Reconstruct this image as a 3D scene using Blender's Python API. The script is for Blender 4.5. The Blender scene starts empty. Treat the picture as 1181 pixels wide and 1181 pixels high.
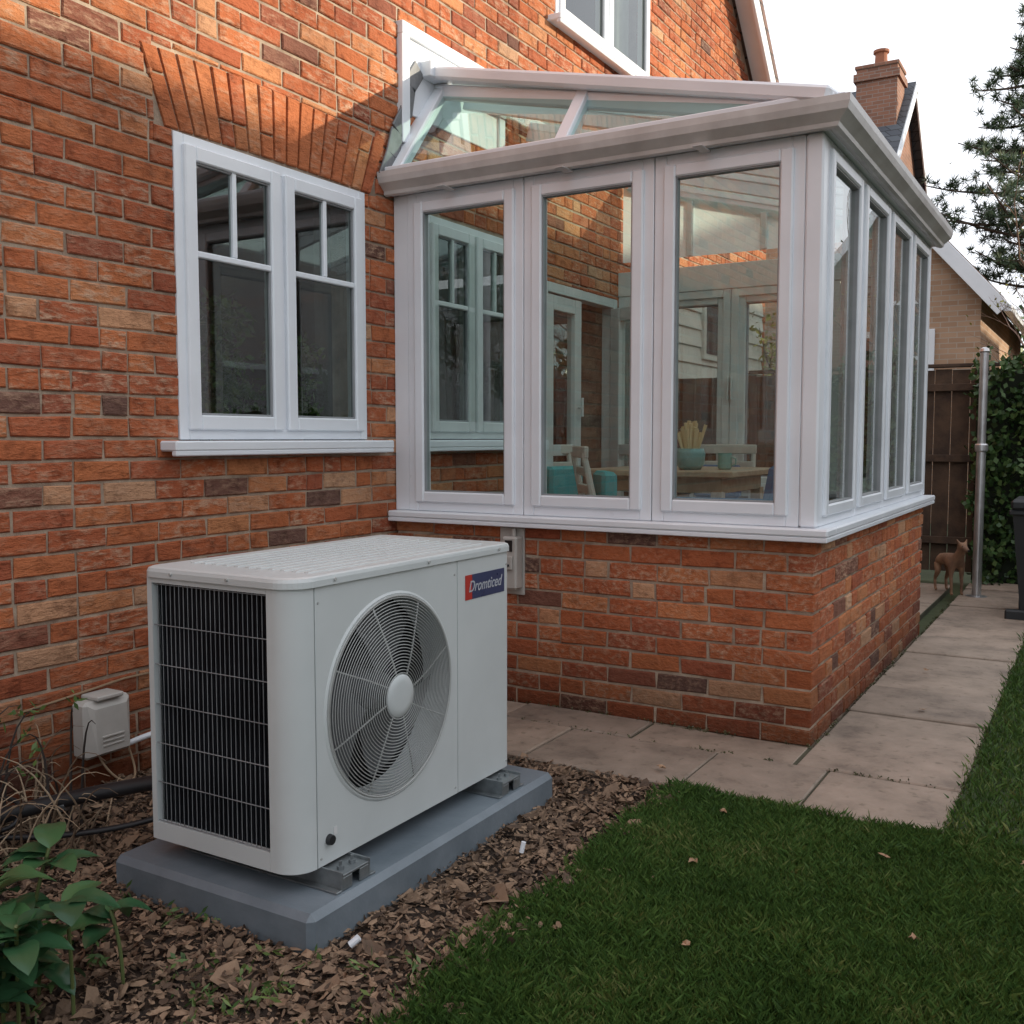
import bpy, bmesh, math, random
import numpy as np
from mathutils import Vector, Matrix
random.seed(7); rng=np.random.default_rng(7)
S=bpy.context.scene
R=math.radians
# ---------------------------------------------------------------- helpers
def empty(name,loc=(0,0,0)):
    o=bpy.data.objects.new(name,None); o.location=loc; S.collection.objects.link(o); return o
def link(name,me,mat=None,parent=None,smooth=False):
    o=bpy.data.objects.new(name,me); S.collection.objects.link(o)
    if mat: me.materials.append(mat)
    if parent: o.parent=parent
    if smooth:
        me.polygons.foreach_set('use_smooth',[True]*len(me.polygons))
    return o
class MB:
    def __init__(s): s.v=[]; s.f=[]; s.M=None; s.c=None; s.cols=[]
    def add(s,vs,fs):
        b=len(s.v)
        for p in vs:
            p=Vector(p)
            if s.M is not None: p=s.M@p
            s.v.append(tuple(p))
            if s.c is not None: s.cols.append(s.c)
        for f in fs: s.f.append(tuple(i+b for i in f))
    def box(s,x0,x1,y0,y1,z0,z1,b=0.003):
        c=[(x0+x1)/2,(y0+y1)/2,(z0+z1)/2]; h=[abs(x1-x0)/2,abs(y1-y0)/2,abs(z1-z0)/2]
        b=min(b,min(h)*.45)
        if b<=0:
            vs=[(c[0]+sx*h[0],c[1]+sy*h[1],c[2]+sz*h[2]) for sx in(-1,1) for sy in(-1,1) for sz in(-1,1)]
            s.add(vs,[(0,1,3,2),(4,6,7,5),(0,4,5,1),(2,3,7,6),(0,2,6,4),(1,5,7,3)]); return
        idx={}; vs=[]
        for sx in(-1,1):
            for sy in(-1,1):
                for sz in(-1,1):
                    sg=(sx,sy,sz)
                    for a in range(3):
                        idx[(sg,a)]=len(vs)
                        vs.append(tuple(c[k]+sg[k]*(h[k]-(0 if k==a else b)) for k in range(3)))
        fs=[]
        def sgn(a,va,b_,vb,c_,vc):
            t=[0,0,0]; t[a]=va; t[b_]=vb; t[c_]=vc; return tuple(t)
        for a in range(3):
            p,q=[k for k in range(3) if k!=a]
            for va in(-1,1):
                fs.append(tuple(idx[(sgn(a,va,p,u,q,w),a)] for u,w in((-1,-1),(1,-1),(1,1),(-1,1))))
            for vp in(-1,1):
                for vq in(-1,1):
                    fs.append((idx[(sgn(a,-1,p,vp,q,vq),p)],idx[(sgn(a,1,p,vp,q,vq),p)],idx[(sgn(a,1,p,vp,q,vq),q)],idx[(sgn(a,-1,p,vp,q,vq),q)]))
        for sx in(-1,1):
            for sy in(-1,1):
                for sz in(-1,1):
                    fs.append(tuple(idx[((sx,sy,sz),a)] for a in range(3)))
        s.add(vs,fs)
    def beam(s,p0,p1,w,h,b=0.004,up=(0,0,1)):
        p0=Vector(p0);p1=Vector(p1); d=(p1-p0); L=d.length; d.normalize()
        side=d.cross(Vector(up)); side.normalize(); u=side.cross(d)
        M=Matrix(((d.x,side.x,u.x,p0.x),(d.y,side.y,u.y,p0.y),(d.z,side.z,u.z,p0.z),(0,0,0,1)))
        o=s.M; s.M=M if o is None else o@M
        s.box(0,L,-w/2,w/2,-h/2,h/2,b); s.M=o
    def cyl(s,p0,p1,r0,r1=None,n=10,cap=True):
        if r1 is None: r1=r0
        p0=Vector(p0);p1=Vector(p1); d=(p1-p0)
        if d.length<1e-6: return
        d.normalize(); a=d.orthogonal().normalized(); b=d.cross(a)
        vs=[]
        for p,r in((p0,r0),(p1,r1)):
            for k in range(n):
                t=2*math.pi*k/n; vs.append(p+a*r*math.cos(t)+b*r*math.sin(t))
        fs=[(k,(k+1)%n,n+(k+1)%n,n+k) for k in range(n)]
        if cap: fs+=[tuple(range(n-1,-1,-1)),tuple(range(n,2*n))]
        s.add(vs,fs)
    def tube(s,pts,r,n=8):
        pts=[Vector(p) for p in pts]; vs=[]; m=len(pts)
        prev=None
        for i,p in enumerate(pts):
            d=(pts[min(i+1,m-1)]-pts[max(i-1,0)]).normalized()
            a=d.orthogonal().normalized() if prev is None else (prev-d*prev.dot(d)).normalized()
            prev=a; b=d.cross(a); rr=r(i/(m-1)) if callable(r) else r
            for k in range(n):
                t=2*math.pi*k/n; vs.append(p+a*rr*math.cos(t)+b*rr*math.sin(t))
        fs=[(i*n+k,i*n+(k+1)%n,(i+1)*n+(k+1)%n,(i+1)*n+k) for i in range(m-1) for k in range(n)]
        fs+=[tuple(range(n-1,-1,-1)),tuple(range((m-1)*n,m*n))]
        s.add(vs,fs)
    def lathe(s,c,prof,n=24):
        vs=[];m=len(prof)
        for r,z in prof:
            for k in range(n):
                t=2*math.pi*k/n; vs.append((c[0]+r*math.cos(t),c[1]+r*math.sin(t),c[2]+z))
        fs=[(i*n+k,i*n+(k+1)%n,(i+1)*n+(k+1)%n,(i+1)*n+k) for i in range(m-1) for k in range(n)]
        fs+=[tuple(range(n-1,-1,-1)),tuple(range((m-1)*n,m*n))]
        s.add(vs,fs)
    def ringx(s,c,Rr,r,n=72,m=5):
        vs=[]
        for i in range(n):
            t=2*math.pi*i/n
            for j in range(m):
                q=2*math.pi*j/m; rr=Rr+r*math.cos(q)
                vs.append((c[0]+r*math.sin(q),c[1]+rr*math.cos(t),c[2]+rr*math.sin(t)))
        fs=[(i*m+j,i*m+(j+1)%m,((i+1)%n)*m+(j+1)%m,((i+1)%n)*m+j) for i in range(n) for j in range(m)]
        s.add(vs,fs)
    def prism(s,pts,z0,z1,b=0.0):
        n=len(pts); cx=sum(p[0] for p in pts)/n; cy=sum(p[1] for p in pts)/n
        def ins(p,d):
            v=Vector((p[0]-cx,p[1]-cy)); L=v.length; return (cx+v.x*(1-d/L*1.2),cy+v.y*(1-d/L*1.2))
        vs=[(p[0],p[1],z0) for p in pts]
        if b>0:
            vs+=[(p[0],p[1],z1-b) for p in pts]+[(*ins(p,b*.3),z1-b*.3) for p in pts]+[(*ins(p,b),z1) for p in pts]; L=4
        else:
            vs+=[(p[0],p[1],z1) for p in pts]; L=2
        fs=[(i*n+k,i*n+(k+1)%n,(i+1)*n+(k+1)%n,(i+1)*n+k) for i in range(L-1) for k in range(n)]
        fs+=[tuple(range(n-1,-1,-1)),tuple(range((L-1)*n,L*n))]
        s.add(vs,fs)
    def done(s,name,mat,parent=None,smooth=False,recalc=True):
        me=bpy.data.meshes.new(name); me.from_pydata(s.v,[],s.f)
        if s.cols:
            at=me.color_attributes.new('bc','FLOAT_COLOR','POINT')
            at.data.foreach_set('color',np.array(s.cols,dtype=np.float32).ravel())
        if recalc:
            bm=bmesh.new(); bm.from_mesh(me); bmesh.ops.recalc_face_normals(bm,faces=bm.faces); bm.to_mesh(me); bm.free()
        return link(name,me,mat,parent,smooth)
# ---------------------------------------------------------------- materials
def newmat(name):
    m=bpy.data.materials.new(name); m.use_nodes=True; nt=m.node_tree
    return m,nt,nt.nodes['Principled BSDF'],nt.nodes['Material Output']
def N(nt,t,**k):
    n=nt.nodes.new(t)
    for a,b in k.items():
        if a.startswith('i_'): n.inputs[a[2:].replace('_',' ')].default_value=b
        else: setattr(n,a,b)
    return n
def ramp(nt,stops,interp='LINEAR'):
    r=nt.nodes.new('ShaderNodeValToRGB'); cr=r.color_ramp; cr.interpolation=interp
    while len(cr.elements)<len(stops): cr.elements.new(0.5)
    for e,(p,c) in zip(cr.elements,stops): e.position=p; e.color=(*c,1)
    return r
def pmat(name,c1,c2=None,rough=.5,metal=0,vs=6,bump=.15,bs=120,spec=.5,dist=.002,rv=.1,island=False,lo=.35,hi=.65):
    m,nt,b,o=newmat(name); L=nt.links
    c2=c2 or tuple(x*.82 for x in c1)
    tc=N(nt,'ShaderNodeTexCoord')
    n1=N(nt,'ShaderNodeTexNoise',i_Scale=vs,i_Detail=4.0,i_Roughness=.6); L.new(tc.outputs['Object'],n1.inputs['Vector'])
    r=ramp(nt,[(lo,c2),(hi,c1)])
    if island:
        g=N(nt,'ShaderNodeNewGeometry'); mx=N(nt,'ShaderNodeMath',operation='MULTIPLY_ADD'); mx.inputs[1].default_value=.6
        L.new(g.outputs['Random Per Island'],mx.inputs[0])
        m2=N(nt,'ShaderNodeMath',operation='MULTIPLY'); m2.inputs[1].default_value=.4; L.new(n1.outputs['Fac'],m2.inputs[0]); L.new(m2.outputs[0],mx.inputs[2]); L.new(mx.outputs[0],r.inputs['Fac'])
    else: L.new(n1.outputs['Fac'],r.inputs['Fac'])
    L.new(r.outputs['Color'],b.inputs['Base Color'])
    b.inputs['Metallic'].default_value=metal; b.inputs['Specular IOR Level'].default_value=spec
    mr=N(nt,'ShaderNodeMapRange'); mr.inputs['To Min'].default_value=max(0,rough-rv); mr.inputs['To Max'].default_value=min(1,rough+rv); L.new(n1.outputs['Fac'],mr.inputs['Value']); L.new(mr.outputs[0],b.inputs['Roughness'])
    if bump>.06:
        n2=N(nt,'ShaderNodeTexNoise',i_Scale=bs,i_Detail=3.0); L.new(tc.outputs['Object'],n2.inputs['Vector'])
        bp=N(nt,'ShaderNodeBump',i_Strength=bump,i_Distance=dist); L.new(n2.outputs['Fac'],bp.inputs['Height']); L.new(bp.outputs['Normal'],b.inputs['Normal'])
    return m
def leafmat(name,stops,rough=.45,trans=.0,ns=2.5):
    m,nt,b,o=newmat(name); L=nt.links
    g=N(nt,'ShaderNodeNewGeometry'); tc=N(nt,'ShaderNodeTexCoord'); n1=N(nt,'ShaderNodeTexNoise',i_Scale=ns,i_Detail=2.0); L.new(tc.outputs['Object'],n1.inputs['Vector'])
    ma=N(nt,'ShaderNodeMath',operation='MULTIPLY_ADD'); ma.inputs[1].default_value=.65; L.new(g.outputs['Random Per Island'],ma.inputs[0])
    m2=N(nt,'ShaderNodeMath',operation='MULTIPLY_ADD'); m2.inputs[1].default_value=.9; m2.inputs[2].default_value=-.27; L.new(n1.outputs['Fac'],m2.inputs[0]); L.new(m2.outputs[0],ma.inputs[2])
    r=ramp(nt,stops); L.new(ma.outputs[0],r.inputs['Fac']); L.new(r.outputs['Color'],b.inputs['Base Color']); b.inputs['Roughness'].default_value=rough; b.inputs['Specular IOR Level'].default_value=.35
    if trans:
        t=N(nt,'ShaderNodeBsdfTranslucent'); L.new(r.outputs['Color'],t.inputs['Color']); mx=N(nt,'ShaderNodeMixShader'); mx.inputs[0].default_value=trans
        L.new(b.outputs[0],mx.inputs[1]); L.new(t.outputs[0],mx.inputs[2]); L.new(mx.outputs[0],o.inputs['Surface'])
    return m
def glassmat(name,tint,base=.08,rough=.0,wave=.02):
    # thin double glazing: Schlick reflectance (symmetric front/back)
    m,nt,b,o=newmat(name); L=nt.links
    nt.nodes.remove(b)
    t=N(nt,'ShaderNodeBsdfTransparent'); t.inputs[0].default_value=(*tint,1)
    g=N(nt,'ShaderNodeBsdfGlossy'); g.inputs['Roughness'].default_value=rough; g.inputs['Color'].default_value=(.95,.97,.97,1)
    f=N(nt,'ShaderNodeLayerWeight'); f.inputs['Blend'].default_value=.5
    pw=N(nt,'ShaderNodeMath',operation='POWER'); pw.inputs[1].default_value=4.0; L.new(f.outputs['Facing'],pw.inputs[0])
    mu=N(nt,'ShaderNodeMath',operation='MULTIPLY_ADD',use_clamp=True); mu.inputs[1].default_value=.9-base; mu.inputs[2].default_value=base
    L.new(pw.outputs[0],mu.inputs[0]); mx=N(nt,'ShaderNodeMixShader'); L.new(mu.outputs[0],mx.inputs[0]); L.new(t.outputs[0],mx.inputs[1]); L.new(g.outputs[0],mx.inputs[2]); L.new(mx.outputs[0],o.inputs['Surface'])
    tc=N(nt,'ShaderNodeTexCoord'); n=N(nt,'ShaderNodeTexNoise',i_Scale=1.6,i_Detail=1.0); L.new(tc.outputs['Object'],n.inputs['Vector'])
    bp=N(nt,'ShaderNodeBump',i_Strength=wave,i_Distance=.05); L.new(n.outputs['Fac'],bp.inputs['Height']); L.new(bp.outputs['Normal'],g.inputs['Normal'])
    return m
def brickmat():
    m,nt,b,o=newmat('brick_clay'); L=nt.links
    at=N(nt,'ShaderNodeAttribute',attribute_name='bc'); sp=N(nt,'ShaderNodeSeparateColor'); L.new(at.outputs['Color'],sp.inputs[0])
    tc=N(nt,'ShaderNodeTexCoord')
    r=ramp(nt,[(0,(.16,.088,.07)),(.09,(.24,.098,.065)),(.17,(.36,.10,.052)),(.42,(.45,.128,.054)),(.66,(.52,.170,.068)),(.85,(.56,.235,.105)),(1,(.56,.33,.20))])
    L.new(sp.outputs[0],r.inputs['Fac'])
    cmb=N(nt,'ShaderNodeCombineXYZ') 
    ml=N(nt,'ShaderNodeMath',operation='MULTIPLY'); ml.inputs[1].default_value=30; L.new(sp.outputs[1],ml.inputs[0]); L.new(ml.outputs[0],cmb.inputs[0])
    ad=N(nt,'ShaderNodeVectorMath',operation='ADD'); L.new(tc.outputs['Object'],ad.inputs[0]); L.new(cmb.outputs[0],ad.inputs[1])
    n1=N(nt,'ShaderNodeTexNoise',i_Scale=16.0,i_Detail=5.0,i_Roughness=.65); L.new(ad.outputs[0],n1.inputs['Vector'])
    r2=ramp(nt,[(.30,(.42,.36,.34)),(.50,(1,1,1)),(.72,(1.0,1.0,1.0))]); L.new(n1.outputs['Fac'],r2.inputs['Fac'])
    mx=N(nt,'ShaderNodeMix',data_type='RGBA',blend_type='MULTIPLY'); mx.inputs[0].default_value=.8; L.new(r.outputs[0],mx.inputs[6]); L.new(r2.outputs[0],mx.inputs[7])
    n3=N(nt,'ShaderNodeTexNoise',i_Scale=34.0,i_Detail=4.0,i_Roughness=.72); mp=N(nt,'ShaderNodeMapping'); mp.inputs['Scale'].default_value=(1,.5,1.6); L.new(ad.outputs[0],mp.inputs[0]); L.new(mp.outputs[0],n3.inputs['Vector'])
    r3=ramp(nt,[(.47,(0,0,0)),(.68,(1,1,1))]); L.new(n3.outputs['Fac'],r3.inputs['Fac'])
    m3=N(nt,'ShaderNodeMath',operation='MULTIPLY'); L.new(r3.outputs[0],m3.inputs[0]); L.new(sp.outputs[2],m3.inputs[1])
    mx2=N(nt,'ShaderNodeMix',data_type='RGBA'); L.new(m3.outputs[0],mx2.inputs[0]); L.new(mx.outputs[2],mx2.inputs[6]); mx2.inputs[7].default_value=(.58,.38,.26,1)
    # broad weathering over many bricks
    nw=N(nt,'ShaderNodeTexNoise',i_Scale=1.1,i_Detail=3.0); L.new(tc.outputs['Object'],nw.inputs['Vector'])
    rw=ramp(nt,[(.35,(.74,.71,.70)),(.62,(1.05,1.04,1.02))]); L.new(nw.outputs['Fac'],rw.inputs['Fac'])
    mw=N(nt,'ShaderNodeMix',data_type='RGBA',blend_type='MULTIPLY'); mw.inputs[0].default_value=1; L.new(mx2.outputs[2],mw.inputs[6]); L.new(rw.outputs[0],mw.inputs[7])
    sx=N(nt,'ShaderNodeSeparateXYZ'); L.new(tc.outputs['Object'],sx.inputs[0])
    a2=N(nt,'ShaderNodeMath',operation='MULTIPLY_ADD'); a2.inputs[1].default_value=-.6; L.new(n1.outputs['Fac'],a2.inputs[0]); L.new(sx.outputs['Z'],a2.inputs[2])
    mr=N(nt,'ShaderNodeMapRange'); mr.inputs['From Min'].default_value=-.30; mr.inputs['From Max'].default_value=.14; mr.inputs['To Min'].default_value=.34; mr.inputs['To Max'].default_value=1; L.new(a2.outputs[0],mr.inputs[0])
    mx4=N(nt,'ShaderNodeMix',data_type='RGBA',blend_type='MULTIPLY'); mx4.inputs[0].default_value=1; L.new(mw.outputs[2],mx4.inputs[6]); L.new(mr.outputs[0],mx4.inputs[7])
    L.new(mx4.outputs[2],b.inputs['Base Color']); b.inputs['Roughness'].default_value=.9; b.inputs['Specular IOR Level'].default_value=.25
    sm=N(nt,'ShaderNodeMath',operation='ADD'); L.new(n1.outputs['Fac'],sm.inputs[0]); L.new(n3.outputs['Fac'],sm.inputs[1])
    bp=N(nt,'ShaderNodeBump',i_Strength=1.0,i_Distance=.012); L.new(sm.outputs[0],bp.inputs['Height']); L.new(bp.outputs[0],b.inputs['Normal'])
    return m
BR=brickmat()
MORT=pmat('mortar',(.47,.375,.285),(.27,.20,.15),rough=.95,vs=9,bump=.8,bs=160,dist=.004,spec=.2)
def boxcoord(nt,L):
    tc=N(nt,'ShaderNodeTexCoord'); s=N(nt,'ShaderNodeSeparateXYZ'); L.new(tc.outputs['Object'],s.inputs[0])
    a=N(nt,'ShaderNodeMath',operation='ADD'); L.new(s.outputs[0],a.inputs[0]); L.new(s.outputs[1],a.inputs[1]); c=N(nt,'ShaderNodeCombineXYZ'); L.new(a.outputs[0],c.inputs[0]); L.new(s.outputs[2],c.inputs[1])
    return tc,c
def farbrick(name,c1,c2,mo):
    m,nt,b,o=newmat(name); L=nt.links
    tc,c=boxcoord(nt,L)
    bt=N(nt,'ShaderNodeTexBrick'); L.new(c.outputs[0],bt.inputs['Vector']); bt.inputs['Scale'].default_value=1; bt.inputs['Brick Width'].default_value=.225; bt.inputs['Row Height'].default_value=.075; bt.inputs['Mortar Size'].default_value=.006
    bt.inputs['Color1'].default_value=(*c1,1); bt.inputs['Color2'].default_value=(*c2,1); bt.inputs['Mortar'].default_value=(*mo,1)
    n=N(nt,'ShaderNodeTexNoise',i_Scale=1.2,i_Detail=5.0); L.new(tc.outputs['Object'],n.inputs[0]); r=ramp(nt,[(.3,(.7,.7,.7)),(.7,(1,1,1))]); L.new(n.outputs['Fac'],r.inputs['Fac'])
    mx=N(nt,'ShaderNodeMix',data_type='RGBA',blend_type='MULTIPLY'); mx.inputs[0].default_value=1; L.new(bt.outputs['Color'],mx.inputs[6]); L.new(r.outputs[0],mx.inputs[7]); L.new(mx.outputs[2],b.inputs['Base Color']); b.inputs['Roughness'].default_value=.9
    return m
FB1=farbrick('far_brick_buff',(.50,.32,.21),(.40,.24,.15),(.46,.38,.31))
FB2=farbrick('far_brick_red',(.36,.17,.11),(.25,.12,.08),(.34,.28,.24))
def tilemat(name,c1,c2,w=.25,h=.16):
    m,nt,b,o=newmat(name); L=nt.links
    tc,c=boxcoord(nt,L)
    bt=N(nt,'ShaderNodeTexBrick'); L.new(c.outputs[0],bt.inputs['Vector']); bt.inputs['Scale'].default_value=1; bt.inputs['Brick Width'].default_value=w; bt.inputs['Row Height'].default_value=h; bt.inputs['Mortar Size'].default_value=.008
    bt.inputs['Color1'].default_value=(*c1,1); bt.inputs['Color2'].default_value=(*c2,1); bt.inputs['Mortar'].default_value=tuple(x*.3 for x in c2)+(1,)
    L.new(bt.outputs['Color'],b.inputs['Base Color']); b.inputs['Roughness'].default_value=.7
    bp=N(nt,'ShaderNodeBump',i_Strength=.8,i_Distance=.02,invert=True); L.new(bt.outputs['Fac'],bp.inputs['Height']); L.new(bp.outputs[0],b.inputs['Normal'])
    return m
SLATE=tilemat('slate_roof',(.09,.10,.115),(.06,.066,.08)); TILE=tilemat('clay_tile_roof',(.20,.10,.07),(.13,.07,.055))
UPVC=pmat('white_upvc',(.82,.85,.89),(.76,.79,.83),rough=.3,vs=3,bump=0,rv=.06)
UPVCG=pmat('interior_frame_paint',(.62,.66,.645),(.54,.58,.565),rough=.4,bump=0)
GUT=pmat('gutter_plastic',(.66,.645,.63),(.52,.50,.485),rough=.4,vs=5,bump=0)
GLASS=glassmat('window_glass',(.80,.87,.85),.13)
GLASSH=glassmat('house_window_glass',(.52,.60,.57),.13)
RGLASS=glassmat('roof_glass',(.70,.85,.82),.14,.03)
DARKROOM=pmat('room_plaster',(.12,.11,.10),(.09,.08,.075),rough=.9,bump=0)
WOODF=pmat('floor_wood',(.22,.13,.07),(.14,.08,.045),rough=.5,vs=8,bump=0)
LEAD=pmat('lead_flashing',(.22,.225,.235),(.15,.155,.16),rough=.5,metal=.3,vs=12,bump=.4,bs=40,dist=.004)
# ---------------------------------------------------------------- bricks
def sub_rect(r,o):
    u0,u1,z0,z1=r; a0,a1,b0,b1=o
    if a1<=u0 or a0>=u1 or b1<=z0 or b0>=z1: return [r]
    out=[]
    if a0>u0: out.append((u0,a0,z0,z1))
    if a1<u1: out.append((a1,u1,z0,z1))
    x0=max(u0,a0);x1=min(u1,a1)
    if b0>z0: out.append((x0,x1,z0,b0))
    if b1<z1: out.append((x0,x1,b1,z1))
    return out
def brick_geo(mb,P,U,Nn,r,depth=.1,ch=.0045,jit=.0026,col=None):
    u0,u1,z0,z1=r
    if u1-u0<.012 or z1-z0<.012: return
    P=Vector(P);U=Vector(U);Nn=Vector(Nn);Z=Vector((0,0,1))
    j=random.uniform(-jit,jit)
    q=lambda u,z,d: P+U*u+Z*z+Nn*d
    e=lambda: random.uniform(-.0032,.0032)
    t0,t1=random.uniform(-.0014,.0014),random.uniform(-.0014,.0014)
    vs=[]
    cs=[(u0+e(),z0+e()),(u1+e(),z0+e()),(u1+e(),z1+e()),(u0+e(),z1+e())]
    cu=(u0+u1)/2;cz=(z0+z1)/2
    for k,(a,c) in enumerate(cs): vs.append(q(a,c,-depth))
    for k,(a,c) in enumerate(cs): vs.append(q(a,c,j-ch))
    for k,(a,c) in enumerate(cs): vs.append(q(a+math.copysign(ch,cu-a),c+math.copysign(ch,cz-c),j+(t0 if k in(0,3) else t1)))
    fs=[]
    for L in(0,4):
        for k in range(4): fs.append((L+k,L+(k+1)%4,L+4+(k+1)%4,L+4+k))
    fs.append((8,9,10,11))
    if col is None: col=brickcol()
    mb.c=col; mb.add(vs,fs) 
def brickcol():
    r=random.random()
    x=random.gauss(.48,.16) if r<.82 else (random.uniform(0,.17) if r<.90 else random.uniform(.8,1))
    return (min(1,max(0,x)),random.random(),random.random()**1.1,1)
def lay(mb,P,U,Nn,u0,u1,z0,z1,openings=(),cond=None,lim=None,depth=.1,shift=0):
    nrow=int(math.ceil((z1-z0)/.075))
    for i in range(nrow):
        za=z0+i*.075+.0055; zb=min(z0+(i+1)*.075-.0055,z1)
        a,b=(u0,u1) if lim is None else lim(i)
        off=(.1125 if i%2 else 0)+random.uniform(-.006,.006)+shift
        k=math.floor((a-off)/.225)-1
        while k*.225+off<b:
            ba=max(k*.225+off+.005,a); bb=min((k+1)*.225+off-.005,b); k+=1
            if bb-ba<.02: continue
            if cond and not cond((ba+bb)/2,zb+.05): continue
            pcs=[(ba,bb)]
            if bb-ba>.2 and random.random()<.16: mm=(ba+bb)/2+random.uniform(-.01,.01); pcs=[(ba,mm-.005),(mm+.005,bb)]
            for (pa,pb_) in pcs:
                rs=[(pa,pb_,za,zb)]
                for o in openings: rs=[q for r in rs for q in sub_rect(r,o)]
                c=brickcol()
                for r in rs: brick_geo(mb,P,U,Nn,r,depth,col=c)
def backing(mb,mk,u0,u1,z0,z1,openings):
    us=sorted({u0,u1,*[o[0] for o in openings],*[o[1] for o in openings]}); us=[u for u in us if u0<=u<=u1]
    for a,b in zip(us,us[1:]):
        m=(a+b)/2; zs=z0
        for o in sorted([o for o in openings if o[0]<m<o[1]],key=lambda o:o[2]):
            if o[2]>zs: mk(a,b,zs,o[2])
            zs=max(zs,o[3])
        if zs<z1: mk(a,b,zs,z1)
# ================================================================ HOUSE
house=empty('brick_house')
W1=(2.58,3.67,1.165,2.31); W2=(4.14,5.02,1.165,2.31); D1=(5.36,6.42,.3,2.15); W3=(5.5,6.93,3.68,4.95)
ARCH=(2.50,3.76,2.31,2.60)
apy=2.0
rake=lambda y:5.0-(abs(y-apy)-6.77)*.96
mb=MB()
lay(mb,(0,0,0),(0,1,0),(1,0,0),-5.88,9.88,-.075,11.4,[W1,W2,D1,W3,ARCH],cond=lambda u,z: z<rake(u)-.02)
nb=17
for k in range(nb):
    f0=k/nb;f1=(k+1)/nb
    def pt(f,t):
        yb=2.545+f*1.17; yt=2.44+f*1.385; cr=.018*(1-(2*f-1)**2)
        return (0,yb+(yt-yb)*t,2.316+cr*.5+t*(.262+cr*.6))
    g=.005/1.17
    sp_=((0,1),) if random.random()<.6 else ((0,.655),(.69,1)) if random.random()<.5 else ((0,.31),(.345,1))
    for t0,t1 in sp_:
        mb.c=(random.uniform(.35,.85),random.random(),random.random()*.6,1)
        j=random.uniform(-.002,.002)+.003
        a,b,c,d=[Vector(pt(*q)) for q in((f0+g,t0),(f1-g,t0),(f1-g,t1),(f0+g,t1))]
        o=Vector((-.1,0,0)); X=Vector((1,0,0)); cen=(a+b+c+d)/4
        vs=[v+o for v in(a,b,c,d)]+[v+X*(j-.004) for v in(a,b,c,d)]+[v+(cen-v).normalized()*.005+X*j for v in(a,b,c,d)]
        fs=[(L+i,L+(i+1)%4,L+4+(i+1)%4,L+4+i) for L in(0,4) for i in range(4)]+[(8,9,10,11)]
        mb.add(vs,fs)
mb.c=None
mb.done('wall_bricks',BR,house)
mb=MB()
mk=lambda a,b,c,d: mb.box(-.30,-.008,a,b,c,d,0)
backing(mb,mk,-5.9,8.4,-.1,5.36,[W1,W2,D1,W3])
mb.add([(-.3,8.4,-.1),(-.3,9.9,-.1),(-.3,9.9,rake(9.9)-.02),(-.3,8.4,rake(8.4)-.02),(-.008,8.4,-.1),(-.008,9.9,-.1),(-.008,9.9,rake(9.9)-.02),(-.008,8.4,rake(8.4)-.02)],[(0,1,2,3),(4,7,6,5),(0,4,5,1),(1,5,6,2),(2,6,7,3),(3,7,4,0)])
g=[(-4.4,5.36),(8.4,5.36),(apy,rake(apy)-.02)]
mb.add([(-.3,y,z) for y,z in g]+[(-.008,y,z) for y,z in g],[(0,1,2),(5,4,3),(0,3,4,1),(1,4,5,2),(2,5,3,0)])
mb.done('wall_mortar',MORT,house)
mb=MB(); mb.box(-7,-.3,9.75,9.9,-.1,3.9,0); mb.box(-7,-.3,-5.9,-5.75,-.1,3.9,0); mb.box(-7,-6.85,-5.75,9.75,-.1,3.9,0)
mb.add([(-7,-5.9,3.9),(-7,9.9,3.9),(-7,apy,11.4)],[(0,1,2)])
mb.done('outer_walls',FB2,house)
mb=MB()
for sgn in(1,-1):
    ye=apy+sgn*8.25; ze=rake(apy+8.25) 
    mb.add([(.22,apy,rake(apy)+.02),(.22,ye,ze+.02),(-7.2,ye,ze+.02),(-7.2,apy,rake(apy)+.02),(.22,apy,rake(apy)+.12),(.22,ye,ze+.12),(-7.2,ye,ze+.12),(-7.2,apy,rake(apy)+.12)],[(0,1,2,3),(4,7,6,5),(0,4,5,1),(1,5,6,2),(2,6,7,3)])
mb.done('roof_tiles',TILE,house)
mb=MB()
for sgn in(1,-1):
    mb.beam((.20,apy,rake(apy)-.06),(.20,apy+sgn*8.2,rake(apy+8.2)-.06),.03,.17)
    mb.beam((.10,apy,rake(apy)+.0),(.10,apy+sgn*8.2,rake(apy+8.2)+.0),.17,.02)
mb.done('bargeboard',UPVC,house)
# cream weatherboarding low on the wall beyond the conservatory
mb=MB()
for k in range(9): 
    z=1.25+k*.14; mb.beam((.022,7.3,z+.07),(.022,9.7,z+.07),.15,.016,.003,up=(1,0,.12))
mb.box(.01,.06,8.0,8.7,1.85,2.45,.005)
mb.done('weatherboards',pmat('cream_boards',(.62,.58,.50),(.55,.51,.44),rough=.6,bump=0),house)
mb=MB(); mb.box(.0605,.064,8.05,8.33,1.9,2.4,0); mb.box(.0605,.064,8.37,8.65,1.9,2.4,0); mb.done('small_window_glass',pmat('dark_glass_a',(.04,.05,.055),rough=.08,bump=0,rv=.02),house)
mb=MB(); mb.box(-6.8,-.31,-5.7,9.7,.2,.3,0); mb.done('floor_slab',WOODF,house)
mb=MB(); mb.box(-6.8,-.31,-5.7,9.7,2.55,2.65,0); mb.box(-3.4,-3.3,-5.7,9.7,.31,2.54,0); mb.box(-3.29,-.32,1.2,1.3,.31,2.54,0); mb.box(-3.29,-.32,5.15,5.22,.31,2.54,0); mb.box(-3.29,-.32,6.95,7.05,.31,2.54,0)
mb.box(-3.4,-3.3,-5.7,9.7,2.66,5.2,0); mb.done('room_partitions',DARKROOM,house)
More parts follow.
